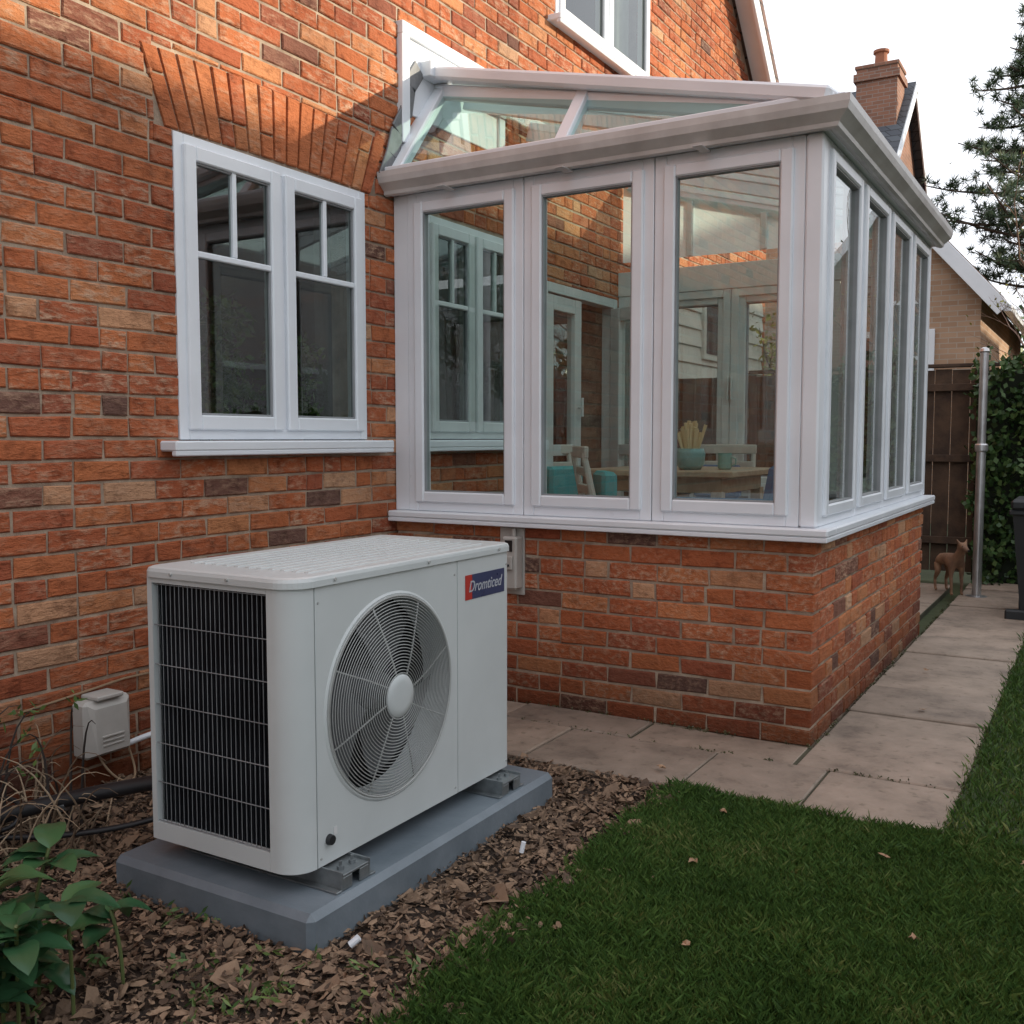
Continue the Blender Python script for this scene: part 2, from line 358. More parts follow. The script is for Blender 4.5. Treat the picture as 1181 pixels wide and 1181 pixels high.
def sash(mb,y0,y1,z0,z1,xo,w=.055,t=.05):
    mb.box(xo-t,xo,y0,y0+w,z0,z1,.005); mb.box(xo-t,xo,y1-w,y1,z0,z1,.005)
    mb.box(xo-t,xo-.001,y0+w,y1-w,z0,z0+w,.005); mb.box(xo-t,xo-.001,y0+w,y1-w,z1-w,z1,.005)
GASK=pmat('gasket_grey',(.30,.31,.32),(.24,.25,.26),bump=0)
def house_window(W,xo=.0,sill=True,trans=.36,mull=True,fm=UPVC,name='window'):
    y0,y1,z0,z1=W; mb=MB(); gl=MB(); gk=MB(); f=.045
    z0i=z0+.03
    mb.box(xo-.075,xo+.004,y0,y0+f,z0i,z1); mb.box(xo-.075,xo+.004,y1-f,y1,z0i,z1)
    mb.box(xo-.075,xo+.003,y0+f,y1-f,z0i,z0i+f); mb.box(xo-.075,xo+.003,y0+f,y1-f,z1-f,z1)
    c=(y0+y1)/2; mb.box(xo-.075,xo+.002,c-.022,c+.022,z0i+f,z1-f)
    for a,b in((y0+f-.008,c-.014),(c+.014,y1-f+.008)):
        sash(mb,a,b,z0i+f-.008,z1-f+.008,xo+.022)
        ga,gb,gc,gd=a+.055,b-.055,z0i+f+.047,z1-f-.047
        for q in((ga,ga+.008),(gb-.008,gb)): gk.box(xo-.01,xo+.010,q[0],q[1],gc,gd,.002)
        gk.box(xo-.01,xo+.0095,ga+.008,gb-.008,gc,gc+.008,.002); gk.box(xo-.01,xo+.0095,ga+.008,gb-.008,gd-.008,gd,.002)
        if trans:
            zt=gd-(gd-gc)*trans; mb.box(xo-.012,xo+.016,ga,gb,zt-.012,zt+.012,.004)
            if mull: mb.box(xo-.012,xo+.015,(ga+gb)/2-.011,(ga+gb)/2+.011,zt+.012,gd,.004)
        gl.add([(xo,ga,gc),(xo,gb,gc),(xo,gb,gd),(xo,ga,gd)],[(0,1,2,3)])
        mb.box(xo-.06,xo-.05,(a if b>c+.1 else b-.03)+.005,(a if b>c+.1 else b-.03)+.025,(gc+gd)/2-.06,(gc+gd)/2+.06)
    mb.done(name+'_frame',fm,house); gl.done(name+'_glass',GLASSH,house,recalc=False); gk.done(name+'_gasket',GASK,house)
    if sill:
        sb=MB(); sb.box(xo-.07,xo+.085,y0-.09,y1+.10,z0-.012,z0+.026,.006); sb.box(xo+.055,xo+.083,y0-.088,y1+.098,z0-.03,z0-.01,.004); sb.done(name+'_sill',UPVC,house)
house_window(W1); house_window(W2,name='inner_window',fm=UPVCG)  # inner window modelled to stand in for the outer window's reflection
house_window(W3,name='upper_window',trans=0)
mb=MB()
def curtain(mb,x,y0,y1,z0,z1,n=14):
    vs=[];k=n*4
    for i in range(k+1):
        y=y0+(y1-y0)*i/k; dx=.02*math.sin(i*2*math.pi/4+.3*math.sin(i)); vs+= [(x+dx,y,z0),(x+dx,y,z1)]
    mb.add(vs,[(2*i,2*i+2,2*i+3,2*i+1) for i in range(k)])
curtain(mb,-.16,5.52,5.85,3.6,4.97,6); curtain(mb,-.16,6.6,6.92,3.6,4.97,6)
mb.done('curtains',pmat('curtain_fabric',(.62,.60,.56),rough=.9,bump=0),house,recalc=False)
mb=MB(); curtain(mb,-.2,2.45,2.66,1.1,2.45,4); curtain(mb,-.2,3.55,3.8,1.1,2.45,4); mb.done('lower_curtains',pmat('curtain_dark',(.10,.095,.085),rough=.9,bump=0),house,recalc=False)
mb=MB(); gl=MB()
y0,y1,z0,z1=D1
mb.box(-.09,.0,y0,y0+.06,z0,z1); mb.box(-.09,.0,y1-.06,y1,z0,z1); mb.box(-.09,-.001,y0+.06,y1-.06,z1-.06,z1); mb.box(-.09,.02,y0+.06,y1-.06,z0,z0+.04)
def leaf(mb,gl,M,w,h):
    mb.M=M; gl.M=M
    mb.box(0,.09,-.03,.03,0,h); mb.box(w-.09,w,-.03,.03,0,h); mb.box(.09,w-.09,-.029,.029,0,.16); mb.box(.09,w-.09,-.029,.029,h-.09,h); mb.box(.09,w-.09,-.028,.028,.75,.82)
    for a,b in((.16,.75),(.82,h-.09)): gl.add([(.09,0,a),(w-.09,0,a),(w-.09,0,b),(.09,0,b)],[(0,1,2,3)])
    mb.cyl((w-.045,-.06,1.0),(w-.045,-.06,1.12),.01); mb.cyl((w-.045,-.03,1.06),(w-.045,-.065,1.06),.008)
    mb.M=None; gl.M=None
leaf(mb,gl,Matrix.Translation((-.04,y0+.06,.34))@Matrix.Rotation(R(90),4,'Z'),.47,1.74)
leaf(mb,gl,Matrix.Translation((.0,y1-.06,.34))@Matrix.Rotation(R(-25),4,'Z'),.47,1.74)
mb.done('patio_door',UPVCG,house); gl.done('patio_door_glass',GLASS,house,recalc=False)
mb=MB(); mb.box(-.01,.03,3.93,4.87,3.1,3.16); mb.box(-.01,.028,3.93,3.99,2.6,3.10); mb.box(-.01,.028,4.81,4.87,2.7,3.10); mb.box(-.01,.012,3.99,4.81,2.75,3.10)
mb.done('wall_panel',UPVC,house)
mb=MB()
pts=[(3.80,2.40),(3.86,2.52),(3.90,2.64),(3.97,2.74),(4.0,2.88),(4.08,2.98)]
for a,b in zip(pts,pts[1:]): mb.beam((.016,a[0],a[1]),(.016,b[0],b[1]),.09,.012,.003,up=(1,0,0))
mb.box(.002,.016,4.9,6.7,2.98,3.12,.002)
mb.done('lead_flashing',LEAD,house)
def leaves(centers,sizes,n,L,W):
    C=np.repeat(np.array(centers,dtype=float),n,axis=0); s=np.repeat(np.array(sizes,dtype=float),n); m=len(C)
    d=rng.normal(size=(m,3)); d/=np.linalg.norm(d,axis=1)[:,None]; P=C+d*(s*rng.random(m)**.5)[:,None]
    a=rng.normal(size=(m,3)); a/=np.linalg.norm(a,axis=1)[:,None]; b=np.cross(a,rng.normal(size=(m,3))); b/=np.linalg.norm(b,axis=1)[:,None]
    l=(L*rng.uniform(.6,1.2,m))[:,None]; w=(W*rng.uniform(.6,1.2,m))[:,None]
    V=np.stack([P,P+a*l*.5+b*w*.5,P+a*l,P+a*l*.5-b*w*.5],1).reshape(-1,3)
    return V,np.arange(m*4).reshape(-1,4)
def leafobj(name,mat,parent,*a):
    vs,fs=leaves(*a); me=bpy.data.meshes.new(name); me.from_pydata(vs.tolist(),[],fs.tolist()); return link(name,me,mat,parent)
LEAFD=leafmat('leaf_dark',[(0,(.016,.036,.012)),(.5,(.045,.095,.028)),(1,(.10,.16,.045))])
LEAFM=leafmat('leaf_mid',[(0,(.03,.06,.015)),(.5,(.07,.13,.035)),(1,(.17,.22,.06))])
LEAFY=leafmat('leaf_yellow',[(0,(.10,.12,.02)),(.5,(.25,.25,.04)),(1,(.42,.36,.07))])
TERRA=pmat('terracotta',(.35,.13,.07),rough=.8,bump=0)
hp=empty('reflection_plant'); mb=MB()  # plants added behind the glass in place of the garden's green reflection
for y,r in((2.80,.06),(3.0,.05),(3.42,.05)): mb.lathe((-.22,y,1.13),[(r*.7,0),(r,.1),(r*1.05,.11),(r*.9,.11)],16)
mb.done('pots',TERRA,hp); mb=MB(); mb.box(-.34,-.1,2.6,3.65,1.105,1.129); mb.done('inner_sill',UPVC,house)
cs=[(-.20+random.uniform(-.06,.06),random.choice([2.76,2.82,2.94,3.0])+random.uniform(-.1,.1),1.3+random.uniform(-.05,.42)) for _ in range(60)]+[(-.2,3.42+random.uniform(-.10,.10),1.3+random.uniform(-.03,.34)) for _ in range(34)]
leafobj('foliage',LEAFM,hp,cs,[.075]*len(cs),30,.05,.024)
# ================================================================ CONSERVATORY
cons=empty('conservatory')
CX=2.0; CY=3.88; CE=6.5; HW=.825
mb=MB()
lay(mb,(0,CY,0),(1,0,0),(0,-1,0),.0,CX,0,HW,lim=lambda i:(.005,CX if i%2==0 else CX-.108),depth=.1)
lay(mb,(CX,0,0),(0,1,0),(1,0,0),CY,CE,0,HW,lim=lambda i:(CY+.108 if i%2==0 else CY,CE),depth=.1,shift=CY%.225+.1125)
lay(mb,(0,CE,0),(-1,0,0),(0,1,0),-CX+.11,-.005,0,HW,depth=.1)
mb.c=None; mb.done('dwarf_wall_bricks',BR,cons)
mb=MB(); mb.box(.01,CX-.008,CY+.008,CY+.12,-.05,HW,0); mb.box(CX-.12,CX-.008,CY+.12,CE-.12,-.05,HW,0); mb.box(.01,CX-.008,CE-.12,CE-.008,-.05,HW,0); mb.done('dwarf_wall_mortar',MORT,cons)
PL=pmat('interior_plaster',(.5,.5,.46),rough=.8,bump=0)
mb=MB(); mb.box(.02,CX-.125,CY+.122,CY+.135,.3,HW,0); mb.box(CX-.14,CX-.122,CY+.14,CE-.14,.3,HW,0); mb.done('inner_wall_lining',PL,cons)
mb=MB(); mb.box(.001,CX-.125,CY+.125,CE-.125,.2,.3,0); mb.done('tile_floor',pmat('floor_tile',(.40,.35,.29),rough=.35,bump=0),cons)
mb=MB(); gk=MB()
mb.box(.0,CX+.06,CY-.06,CY+.10,HW+.002,HW+.032,.006); mb.box(CX-.10,CX+.06,CY+.101,CE+.04,HW+.002,HW+.032,.006); mb.box(.0,CX-.101,CE-.1,CE+.04,HW+.002,HW+.032,.006)
mb.box(.0,CX+.058,CY-.058,CY-.04,HW-.018,HW+.001,.003); mb.box(CX+.04,CX+.058,CY-.039,CE+.038,HW-.018,HW+.001,.003)
Z0=HW+.033; Z1=2.335
def unit(mb,gl,P,U,Nn,u0,u1,z0,z1,f=.05,s=.05,rail=None):
    P=Vector(P);U=Vector(U);Nn=Vector(Nn)
    M=Matrix(((U.x,-Nn.x,0,P.x),(U.y,-Nn.y,0,P.y),(U.z,-Nn.z,1,P.z),(0,0,0,1)))
    mb.M=M;gl.M=M;gk.M=M
    mb.box(u0,u0+f,0,.07,z0,z1); mb.box(u1-f,u1,0,.07,z0,z1); mb.box(u0+f,u1-f,.001,.07,z0,z0+f); mb.box(u0+f,u1-f,.001,.07,z1-f,z1)
    a,b,c,d=u0+f-.008,u1-f+.008,z0+f-.008,z1-f+.008
    mb.box(a,a+s,-.016,.05,c,d,.006); mb.box(b-s,b,-.016,.05,c,d,.006); mb.box(a+s,b-s,-.0155,.05,c,c+s,.006); mb.box(a+s,b-s,-.0155,.05,d-s,d,.006)
    a+=s;b-=s;c+=s;d-=s
    gk.box(a,a+.006,-.006,.03,c,d,.001); gk.box(b-.006,b,-.006,.03,c,d,.001); gk.box(a+.006,b-.006,-.0055,.03,c,c+.006,.001); gk.box(a+.006,b-.006,-.0055,.03,d-.006,d,.001)
    if rail: mb.box(a,b,-.01,.04,rail-.04,rail+.04)
    gl.add([(a,.01,c),(b,.01,c),(b,.01,d),(a,.01,d)],[(0,1,2,3)])
    mb.M=None;gl.M=None;gk.M=None
gl=MB()
mb.box(.002,.085,CY+.005,CY+.075,Z0,Z1)
unit(mb,gl,(0,CY,0),(1,0,0),(0,-1,0),.087,.712,Z0,Z1)
unit(mb,gl,(0,CY,0),(1,0,0),(0,-1,0),.716,1.325,Z0,Z1)
unit(mb,gl,(0,CY,0),(1,0,0),(0,-1,0),1.329,1.935,Z0,Z1)
mb.box(1.937,CX+.004,CY-.006,CY+.058,Z0,Z1,.008)
dy=(CE-CY-.06-.06)/4
for k in range(4): unit(mb,gl,(CX,0,0),(0,1,0),(1,0,0),CY+.06+k*dy+.002,CY+.06+(k+1)*dy-.002,Z0,Z1,.045,.045)
mb.box(CX-.07,CX+.004,CE-.059,CE+.004,Z0,Z1,.008)
mb.done('window_frames',UPVC,cons)
eb=MB()
for a,b in((.08,.80),(.804,1.50),(1.504,1.92)): unit(eb,gl,(0,CE,0),(-1,0,0),(0,1,0),-b,-a,Z0,2.17,.05,.05)
eb.box(.0,CX-.072,CE-.075,CE+.0,2.172,2.335); eb.box(.002,.078,CE-.07,CE-.002,Z0,2.17)
eb.box(0.01,CX-.08,CE-.16,CE-.08,Z0,Z0+.02)
eb.box(.815,.825,CE-.10,CE-.075,1.45,1.60,.003); eb.box(.79,.80,CE-.10,CE-.075,1.45,1.60,.003)
for x in(.5,1.0,1.5): eb.box(x-.02,x+.02,CE-.05,CE-.001,2.412,2.425+.52*(1-x/2.05)-.05)
eb.done('end_frames',UPVCG,cons); gk.done('gaskets',GASK,cons)
def sweep(mb,prof,path):
    n=len(path); m=len(prof); vs=[]
    for i,p in enumerate(path):
        p=Vector(p)
        ds=[]
        if i>0: ds.append((Vector(path[i])-Vector(path[i-1])).normalized())
        if i<n-1: ds.append((Vector(path[i+1])-Vector(path[i])).normalized())
        ns=[Vector((d.y,-d.x)) for d in ds]
        o=ns[0] if len(ns)==1 else (ns[0]+ns[1])/(1+ns[0].dot(ns[1]))
        for a,z in prof: vs.append((p.x+o.x*a,p.y+o.y*a,z))
    fs=[(i*m+k,i*m+(k+1)%m,(i+1)*m+(k+1)%m,(i+1)*m+k) for i in range(n-1) for k in range(m)]
    fs+=[tuple(range(m)),tuple(range((n-1)*m,n*m))]
    mb.add(vs,fs)
path=[(0.001,CY),(CX,CY),(CX,CE+.02)]
mb=MB(); sweep(mb,[(-.07,2.337),(.022,2.337),(.022,2.41),(-.07,2.41)],path); mb.done('eaves_beam',UPVC,cons)
mb=MB(); sweep(mb,[(.024,2.335),(.05,2.325),(.066,2.330),(.07,2.345),(.088,2.36),(.108,2.375),(.116,2.40),(.118,2.425),(.105,2.428),(.098,2.385),(.03,2.36),(.024,2.40)],path)
for x in(.35,.95,1.55): mb.box(x-.02,x+.02,CY-.122,CY-.02,2.318,2.322,.001)
mb.done('gutter',GUT,cons)
EX=CX+.05; EY=CY-.05; EZ=2.425; AP=Vector((0.0,4.26,2.95)); RE=CE+.03
C0=Vector((EX,EY,EZ))
rb=MB()
rb.beam(C0+Vector((.0,0,.01)),AP+Vector((0,-.05,.045)),.13,.06,.012)
rb.beam(C0+Vector((-.01,0,-.05)),AP+Vector((0,-.02,-.03)),.05,.07,.008)
rb.beam((.035,4.10,2.985),(.035,RE,2.985),.07,.075)
rb.beam((.035,EY+.02,EZ+.005),(.035,AP.y-.0,AP.z),.08,.05)
for x in(.92,):
    s=1-x/EX; rb.beam((x,EY+.01,EZ+.01),(x,EY+(AP.y-EY)*s,EZ+(AP.z-EZ)*s),.06,.05)
    rb.beam((x,EY+.03,EZ-.03),(x,EY+(AP.y-EY)*s,EZ+(AP.z-EZ)*s-.03),.035,.06)
rb.beam((.0,EY,EZ+.01),(EX,EY,EZ+.01),.07,.035); rb.beam((EX,EY,EZ+.01),(EX,RE,EZ+.01),.07,.035)
for y in(4.45,5.1,5.75,RE-.03):
    rb.beam((EX-.02,y,EZ+.015),(.04,y,AP.z+.02),.05,.04); rb.beam((EX-.05,y,EZ-.035),(.04,y,AP.z-.03),.035,.07)
rb.done('roof_frame',UPVC,cons)
rg=MB()
rg.add([(0.02,EY,EZ+.005),(EX,EY,EZ+.005),(0.02,AP.y,AP.z)],[(0,1,2)])
rg.add([(EX,EY,EZ),(EX,RE,EZ),(0.01,RE,AP.z),(0.01,AP.y,AP.z)],[(0,1,2,3)])
rg.done('roof_glass',RGLASS,cons,recalc=False)
# pale translucent panel in the end gable, coloured to stand in for reflected sky
m_,nt_,b_,o_=newmat('sky_reflection_infill'); b_.inputs['Base Color'].default_value=(.62,.76,.74,1); b_.inputs['Roughness'].default_value=.25
t_=N(nt_,'ShaderNodeBsdfTranslucent'); t_.inputs['Color'].default_value=(.72,.86,.84,1); x_=N(nt_,'ShaderNodeMixShader'); x_.inputs[0].default_value=.7
nt_.links.new(b_.outputs[0],x_.inputs[1]); nt_.links.new(t_.outputs[0],x_.inputs[2]); nt_.links.new(x_.outputs[0],o_.inputs['Surface'])
fi=MB(); fi.add([(0.01,CE-.02,2.41),(EX-.05,CE-.02,2.41),(0.01,CE-.02,AP.z-.03)],[(0,1,2)]); fi.done('gable_infill',m_,cons,recalc=False)
gl.done('window_glass',GLASS,cons,recalc=False)
# furniture
WOOD=pmat('oak_table',(.46,.36,.25),(.34,.25,.16),rough=.4,vs=14,bump=0)
t=empty('dining_table'); mb=MB(); mb.box(.42,1.30,5.0,5.85,.995,1.03,.006); mb.box(.5,1.22,5.08,5.77,.91,.995)
for x in(.5,1.2):
    for y in(5.08,5.76): mb.box(x-.03,x+.03,y-.03,y+.03,.3,.92)
mb.done('table_body',WOOD,t)
def chair(M,cush,fr):
    c=empty('dining_chair'); mb=MB(); mb.M=M
    for x in(-.2,.2):
        mb.cyl((x,-.2,0),(x,-.19,.44),.016,.02,8); mb.cyl((x*1.05,.22,0),(x,.19,.45),.017,.02,8); mb.cyl((x,.19,.45),(x*.95,.27,.83),.02,.015,8)
    mb.box(-.23,.23,-.22,.21,.42,.45,.01)
    for z in(.55,.64,.73): mb.beam((-.2,.22+(z-.5)*.1,z),(.2,.22+(z-.5)*.1,z),.02,.045)
    mb.beam((-.21,.26,.83),(.21,.26,.83),.025,.06,.01); mb.done('frame',fr,c)
    mb=MB(); mb.M=M; mb.box(-.2,.2,-.19,.18,.45,.51,.025); mb.box(-.15,.15,.09,.17,.52,.73,.035); mb.done('cushion',cush,c)
TEAL=pmat('teal_fabric',(.05,.36,.37),rough=.9,bump=.3,bs=400); BLUE=pmat('blue_fabric',(.06,.17,.31),(.04,.12,.22),rough=.9,bump=.3,bs=400); WF=pmat('painted_wood',(.60,.57,.50),rough=.5,bump=0)
chair(Matrix.Translation((.20,5.45,.3))@Matrix.Rotation(R(75),4,'Z'),TEAL,WF)
chair(Matrix.Translation((.82,4.80,.3))@Matrix.Rotation(R(125),4,'Z'),TEAL,WF)
chair(Matrix.Translation((.8,6.1,.3)),BLUE,WF)
ac=empty('armchair'); mb=MB(); mb.M=Matrix.Translation((1.30,4.62,.3))@Matrix.Rotation(R(-80),4,'Z')
mb.box(-.29,.29,-.27,.29,.15,.42,.05); mb.box(-.31,-.20,-.27,.29,.3,.60,.05); mb.box(.20,.31,-.27,.29,.3,.60,.05)
mb.M=mb.M@Matrix.Rotation(R(-10),4,'X'); mb.box(-.28,.28,.18,.32,.3,.84,.07); mb.done('upholstery',BLUE,ac)
pp=empty('potted_reeds'); PX,PY=1.0,5.2; mb=MB(); mb.lathe((PX,PY,1.03),[(.055,0),(.075,.03),(.08,.09),(.07,.115),(.06,.11),(.05,.1)],20); mb.done('pot',pmat('glazed_teal',(.20,.40,.38),rough=.3,bump=0),pp,True)
mb=MB()
for k in range(50):
    a=random.uniform(0,6.28); r=random.uniform(.01,.05); s=random.uniform(.5,2.0); mb.cyl((PX+r*.6*math.cos(a),PY+r*.6*math.sin(a),1.08),(PX+r*s*math.cos(a),PY+r*s*math.sin(a),1.08+random.uniform(.14,.22)),.006,.010,6)
mb.done('reeds',pmat('dried_reed',(.76,.58,.33),rough=.7,bump=0),pp)
mg=empty('table_mug'); mb=MB(); mb.lathe((1.16,5.3,1.03),[(.03,0),(.038,.01),(.038,.09),(.034,.09),(.03,.02)],16); mb.tube([(1.195,5.3,1.05),(1.22,5.3,1.06),(1.22,5.3,1.09),(1.195,5.3,1.1)],.005); mb.done('mug',pmat('ceramic_green',(.2,.4,.35),rough=.3,bump=0),mg)
# ================================================================ HEAT PUMP
hpump=empty('heat_pump_unit')
CAS=pmat('powder_coat_casing',(.59,.625,.625),(.54,.575,.575),rough=.38,vs=2.5,bump=0,rv=.05)
BLK=pmat('black_plastic',(.018,.019,.021),(.012,.012,.014),rough=.5,bump=0)
FIN=pmat('coil_fins',(.035,.04,.05),(.02,.022,.028),rough=.4,metal=.6,bump=0)
WIRE=pmat('guard_wire',(.42,.43,.42),(.34,.35,.34),rough=.4,bump=0)
WIRED=pmat('side_guard_wire',(.26,.27,.28),(.18,.19,.20),rough=.4,bump=0)
X0,X1,Y0,Y1,ZB,ZT=.80,1.31,1.76,2.76,.14,.84
def arc(cx,cy,r,a0,a1,n=8): return [(cx+r*math.cos(R(a0+(a1-a0)*i/n)),cy+r*math.sin(R(a0+(a1-a0)*i/n))) for i in range(n+1)]
def strip(mb,pts,z0,z1):
    n=len(pts); mb.add([(p[0],p[1],z0) for p in pts]+[(p[0],p[1],z1) for p in pts],[(k,k+1,n+k+1,n+k) for k in range(n-1)])
mb=MB()
strip(mb,[(1.222,Y0+.02),(1.222,Y0)]+arc(1.24,Y0+.07,.07,-90,0,12)+[(X1-.008,1.831)],ZB,ZT)
mb.done('corner_panel',CAS,hpump,True,recalc=False)
md=hpump.children[-1].modifiers.new('es','EDGE_SPLIT'); md.split_angle=R(35)
mb=MB()
strip(mb,[(X1-.008,2.456),(X1,2.457)]+arc(1.285,2.735,.025,0,90,6)+[(X0,Y1)],ZB,ZT)
strip(mb,[(X0,Y1),(X0,Y0),(.818,Y0),(.818,Y0+.02)],ZB,ZT)
mb.box(.8185,1.2215,Y0,Y0+.02,.826,ZT,0); mb.box(.8185,1.2215,Y0,Y0+.02,ZB,.187,0)
cy,cz,FR=2.142,.508,.270
ya,yb,za,zb=1.834,2.453,ZB,ZT
angs=sorted([2*math.pi*k/96 for k in range(96)]+[math.atan2(z-cz,y-cy)%(2*math.pi) for y in(ya,yb) for z in(za,zb)])
vs=[];n=len(angs)
def rp(t):
    c,s_=math.cos(t),math.sin(t); k=min(((yb-cy)/c if c>1e-9 else (ya-cy)/c if c<-1e-9 else 9),((zb-cz)/s_ if s_>1e-9 else (za-cz)/s_ if s_<-1e-9 else 9)); return cy+c*k,cz+s_*k
rows=[[(X1,*rp(t)) for t in angs]]
for rr,dx in((FR+.012,0),(FR+.006,.004),(FR,.003),(FR-.004,-.01),(FR-.006,-.09)): rows.append([(X1+dx,cy+rr*math.cos(t),cz+rr*math.sin(t)) for t in angs])
for r_ in rows: vs+=r_
mb.add(vs,[(i*n+k,i*n+(k+1)%n,(i+1)*n+(k+1)%n,(i+1)*n+k) for i in range(len(rows)-1) for k in range(n)])
mb.add([(X1-.01,ya,za),(X1,ya,za),(X1,ya,zb),(X1-.01,ya,zb)],[(0,1,2,3)]); mb.add([(X1-.01,yb,za),(X1,yb,za),(X1,yb,zb),(X1-.01,yb,zb)],[(0,1,2,3)])
mb.done('casing',CAS,hpump)
pl=arc(1.24,Y0+.07,.078,-90,0,10)+arc(1.283,2.735,.033,0,90,6)+arc(.82,2.74,.028,90,180,5)+arc(.82,1.78,.028,180,270,5)
mb=MB(); mb.prism(pl,ZT+.001,.868,.012)
for k in range(11):
    x=.86+k*.04; mb.box(x-.009,x+.009,1.86,2.66,.866,.8715,.0025)
mb.done('lid',CAS,hpump)
mb=MB()
for y in(1.9,2.3,2.68): mb.cyl((X1+.0085,y,.853),(X1+.0115,y,.853),.005,.004,10)
for x in(.9,1.1): mb.cyl((x,Y0-.012,.853),(x,Y0-.007,.853),.004,.005,10)
for y,z in((1.845,.16),(1.845,.8),(2.44,.16),(2.44,.8),(2.735,.16),(2.735,.8)): mb.cyl((X1-.001,y,z),(X1+.002,y,z),.004,.003,8)
mb.done('screws',WIRE,hpump)
mb=MB(); mb.box(X1-.014,X1-.009,1.825,1.84,ZB,ZT,0); mb.box(X1-.014,X1-.009,2.445,2.465,ZB,ZT,0); mb.box(X0+.01,1.285,1.80,2.75,ZB,ZB+.01,0)
mb.box(.83,1.215,1.805,1.81,.18,.835,0); mb.box(1.15,1.155,1.83,2.45,ZB+.01,.835,0)
mb.box(X0+.02,X1-.03,2.47,2.475,ZB+.01,.835,0)
mb.done('internals',BLK,hpump)
mb=MB()
for k in range(62): x=.823+k*.00643; mb.box(x-.0008,x+.0008,1.782,1.804,.187,.826,0)
for k in range(8): z=.22+k*.08; mb.cyl((.82,1.795,z),(1.22,1.795,z),.005,n=6)
mb.done('coil',FIN,hpump)
mb=MB()
for k in range(25): x=.830+k*.0161; mb.cyl((x,1.768,.187),(x,1.768,.826),.0010,n=5)
for z in(.19,.295,.40,.505,.61,.715,.822): mb.cyl((.818,1.7655,z),(1.222,1.7655,z),.0015,n=5)
mb.done('side_guard',WIRED,hpump)
mb=MB(); xr=lambda r: X1+.004+.022*(1-(r/FR)**2)
r=.062
while r<FR-.004: mb.ringx((xr(r),cy,cz),r,.0015,80,4); r+=.0084
mb.ringx((X1+.004,cy,cz),FR-.001,.0035,80,5)
for k in range(8):
    a=2*math.pi*k/8+.22; pts=[]
    for i in range(8):
        rr=.035+(FR-.037)*i/7; aa=a+.12*math.sin(i/7*math.pi*.5); pts.append((xr(rr)-.003,cy+rr*math.cos(aa),cz+rr*math.sin(aa)))
    mb.tube(pts,.0026,6)
mb.done('fan_guard',WIRE,hpump,True)
mb=MB() 
vs=[]
prof=[(.0,.0),(.058,.0),(.060,.004),(.056,.009),(.036,.011),(.0005,.0115)]
for r_,d in prof[1:]:
    for k in range(32): t=2*math.pi*k/32; vs.append((X1+.018+d,cy+r_*math.cos(t),cz+r_*math.sin(t)))
mb.add(vs,[(i*32+k,i*32+(k+1)%32,(i+1)*32+(k+1)%32,(i+1)*32+k) for i in range(4) for k in range(32)]+[tuple(range(128,160))])
mb.done('hub_badge',CAS,hpump,True)
mb=MB()
for b in range(3):
    vs=[];m=10;q=8
    for i in range(m+1):
        rr=.06+(FR-.075)*i/m
        for j in range(q+1):
            a=b*2.094+.3+ (j/q)*1.45 + .35*i/m; vs.append((1.205+.05*(j/q)-.01*math.sin(j/q*3.14),cy+rr*math.cos(a),cz+rr*math.sin(a)))
    mb.add(vs,[(i*(q+1)+j,i*(q+1)+j+1,(i+1)*(q+1)+j+1,(i+1)*(q+1)+j) for i in range(m) for j in range(q)])
mb.cyl((1.18,cy,cz),(1.265,cy,cz),.065,.055,24)
mb.done('fan_blades',pmat('fan_plastic',(.13,.135,.14),rough=.4,bump=0),hpump,recalc=False)
mb=MB(); mb.box(X1+.0005,X1+.0015,2.535,2.722,.715,.79,0); mb.done('label_plate',pmat('label_navy',(.05,.065,.14),(.045,.055,.12),rough=.3,bump=0),hpump)
mb=MB(); mb.box(X1+.0005,X1+.0015,2.497,2.534,.715,.79,0); mb.done('label_red',pmat('label_red',(.5,.05,.04),rough=.3,bump=0),hpump)
cu=bpy.data.curves.new('label_text','FONT'); cu.body='Dromticed'; cu.size=.048; cu.shear=.35; cu.extrude=.0003; cu.offset=.0003
to=bpy.data.objects.new('label_text',cu); S.collection.objects.link(to); to.rotation_euler=(R(90),0,R(90)); to.location=(X1+.0022,2.513,.738); to.scale=(.88,1,1); to.parent=hpump
cu.materials.append(pmat('label_silver',(.50,.52,.56),rough=.3,bump=0))
mb=MB(); mb.cyl((X1,1.875,.20),(X1+.012,1.875,.20),.014,.012,16); mb.done('drain_plug',BLK,hpump)
mb=MB(); mb.box(X1+.0003,X1+.001,1.892,1.905,.205,.225,0); mb.done('sticker',pmat('sticker_white',(.7,.7,.7),bump=0),hpump)
STEEL=pmat('galvanised_steel',(.30,.33,.34),(.20,.22,.23),rough=.45,metal=.7,vs=20,bump=.1)
mb=MB()
for y in(1.90,2.66):
    mb.box(.84,1.375,y-.055,y-.05,.092,.139,.001); mb.box(.84,1.375,y+.05,y+.055,.092,.139,.001); mb.box(.84,1.375,y-.0495,y+.0495,.125,.131,.001); mb.box(.84,1.376,y-.075,y-.0555,.091,.096,.001); mb.box(.84,1.376,y+.0555,y+.075,.091,.096,.001)
    mb.box(1.37,1.375,y-.0495,y-.015,.092,.124,.001); mb.box(1.37,1.375,y+.015,y+.0495,.092,.124,.001)
    for dy_ in(-.025,.02): mb.cyl((1.345,y+dy_,.131),(1.345,y+dy_,.14),.009,n=6); mb.cyl((1.345,y+dy_,.13),(1.345,y+dy_,.152),.004,n=8)
mb.done('mounting_feet',STEEL,hpump)
PADM=pmat('painted_concrete_pad',(.185,.22,.25),(.13,.16,.185),rough=.42,vs=5,bump=.3,bs=60,dist=.003)
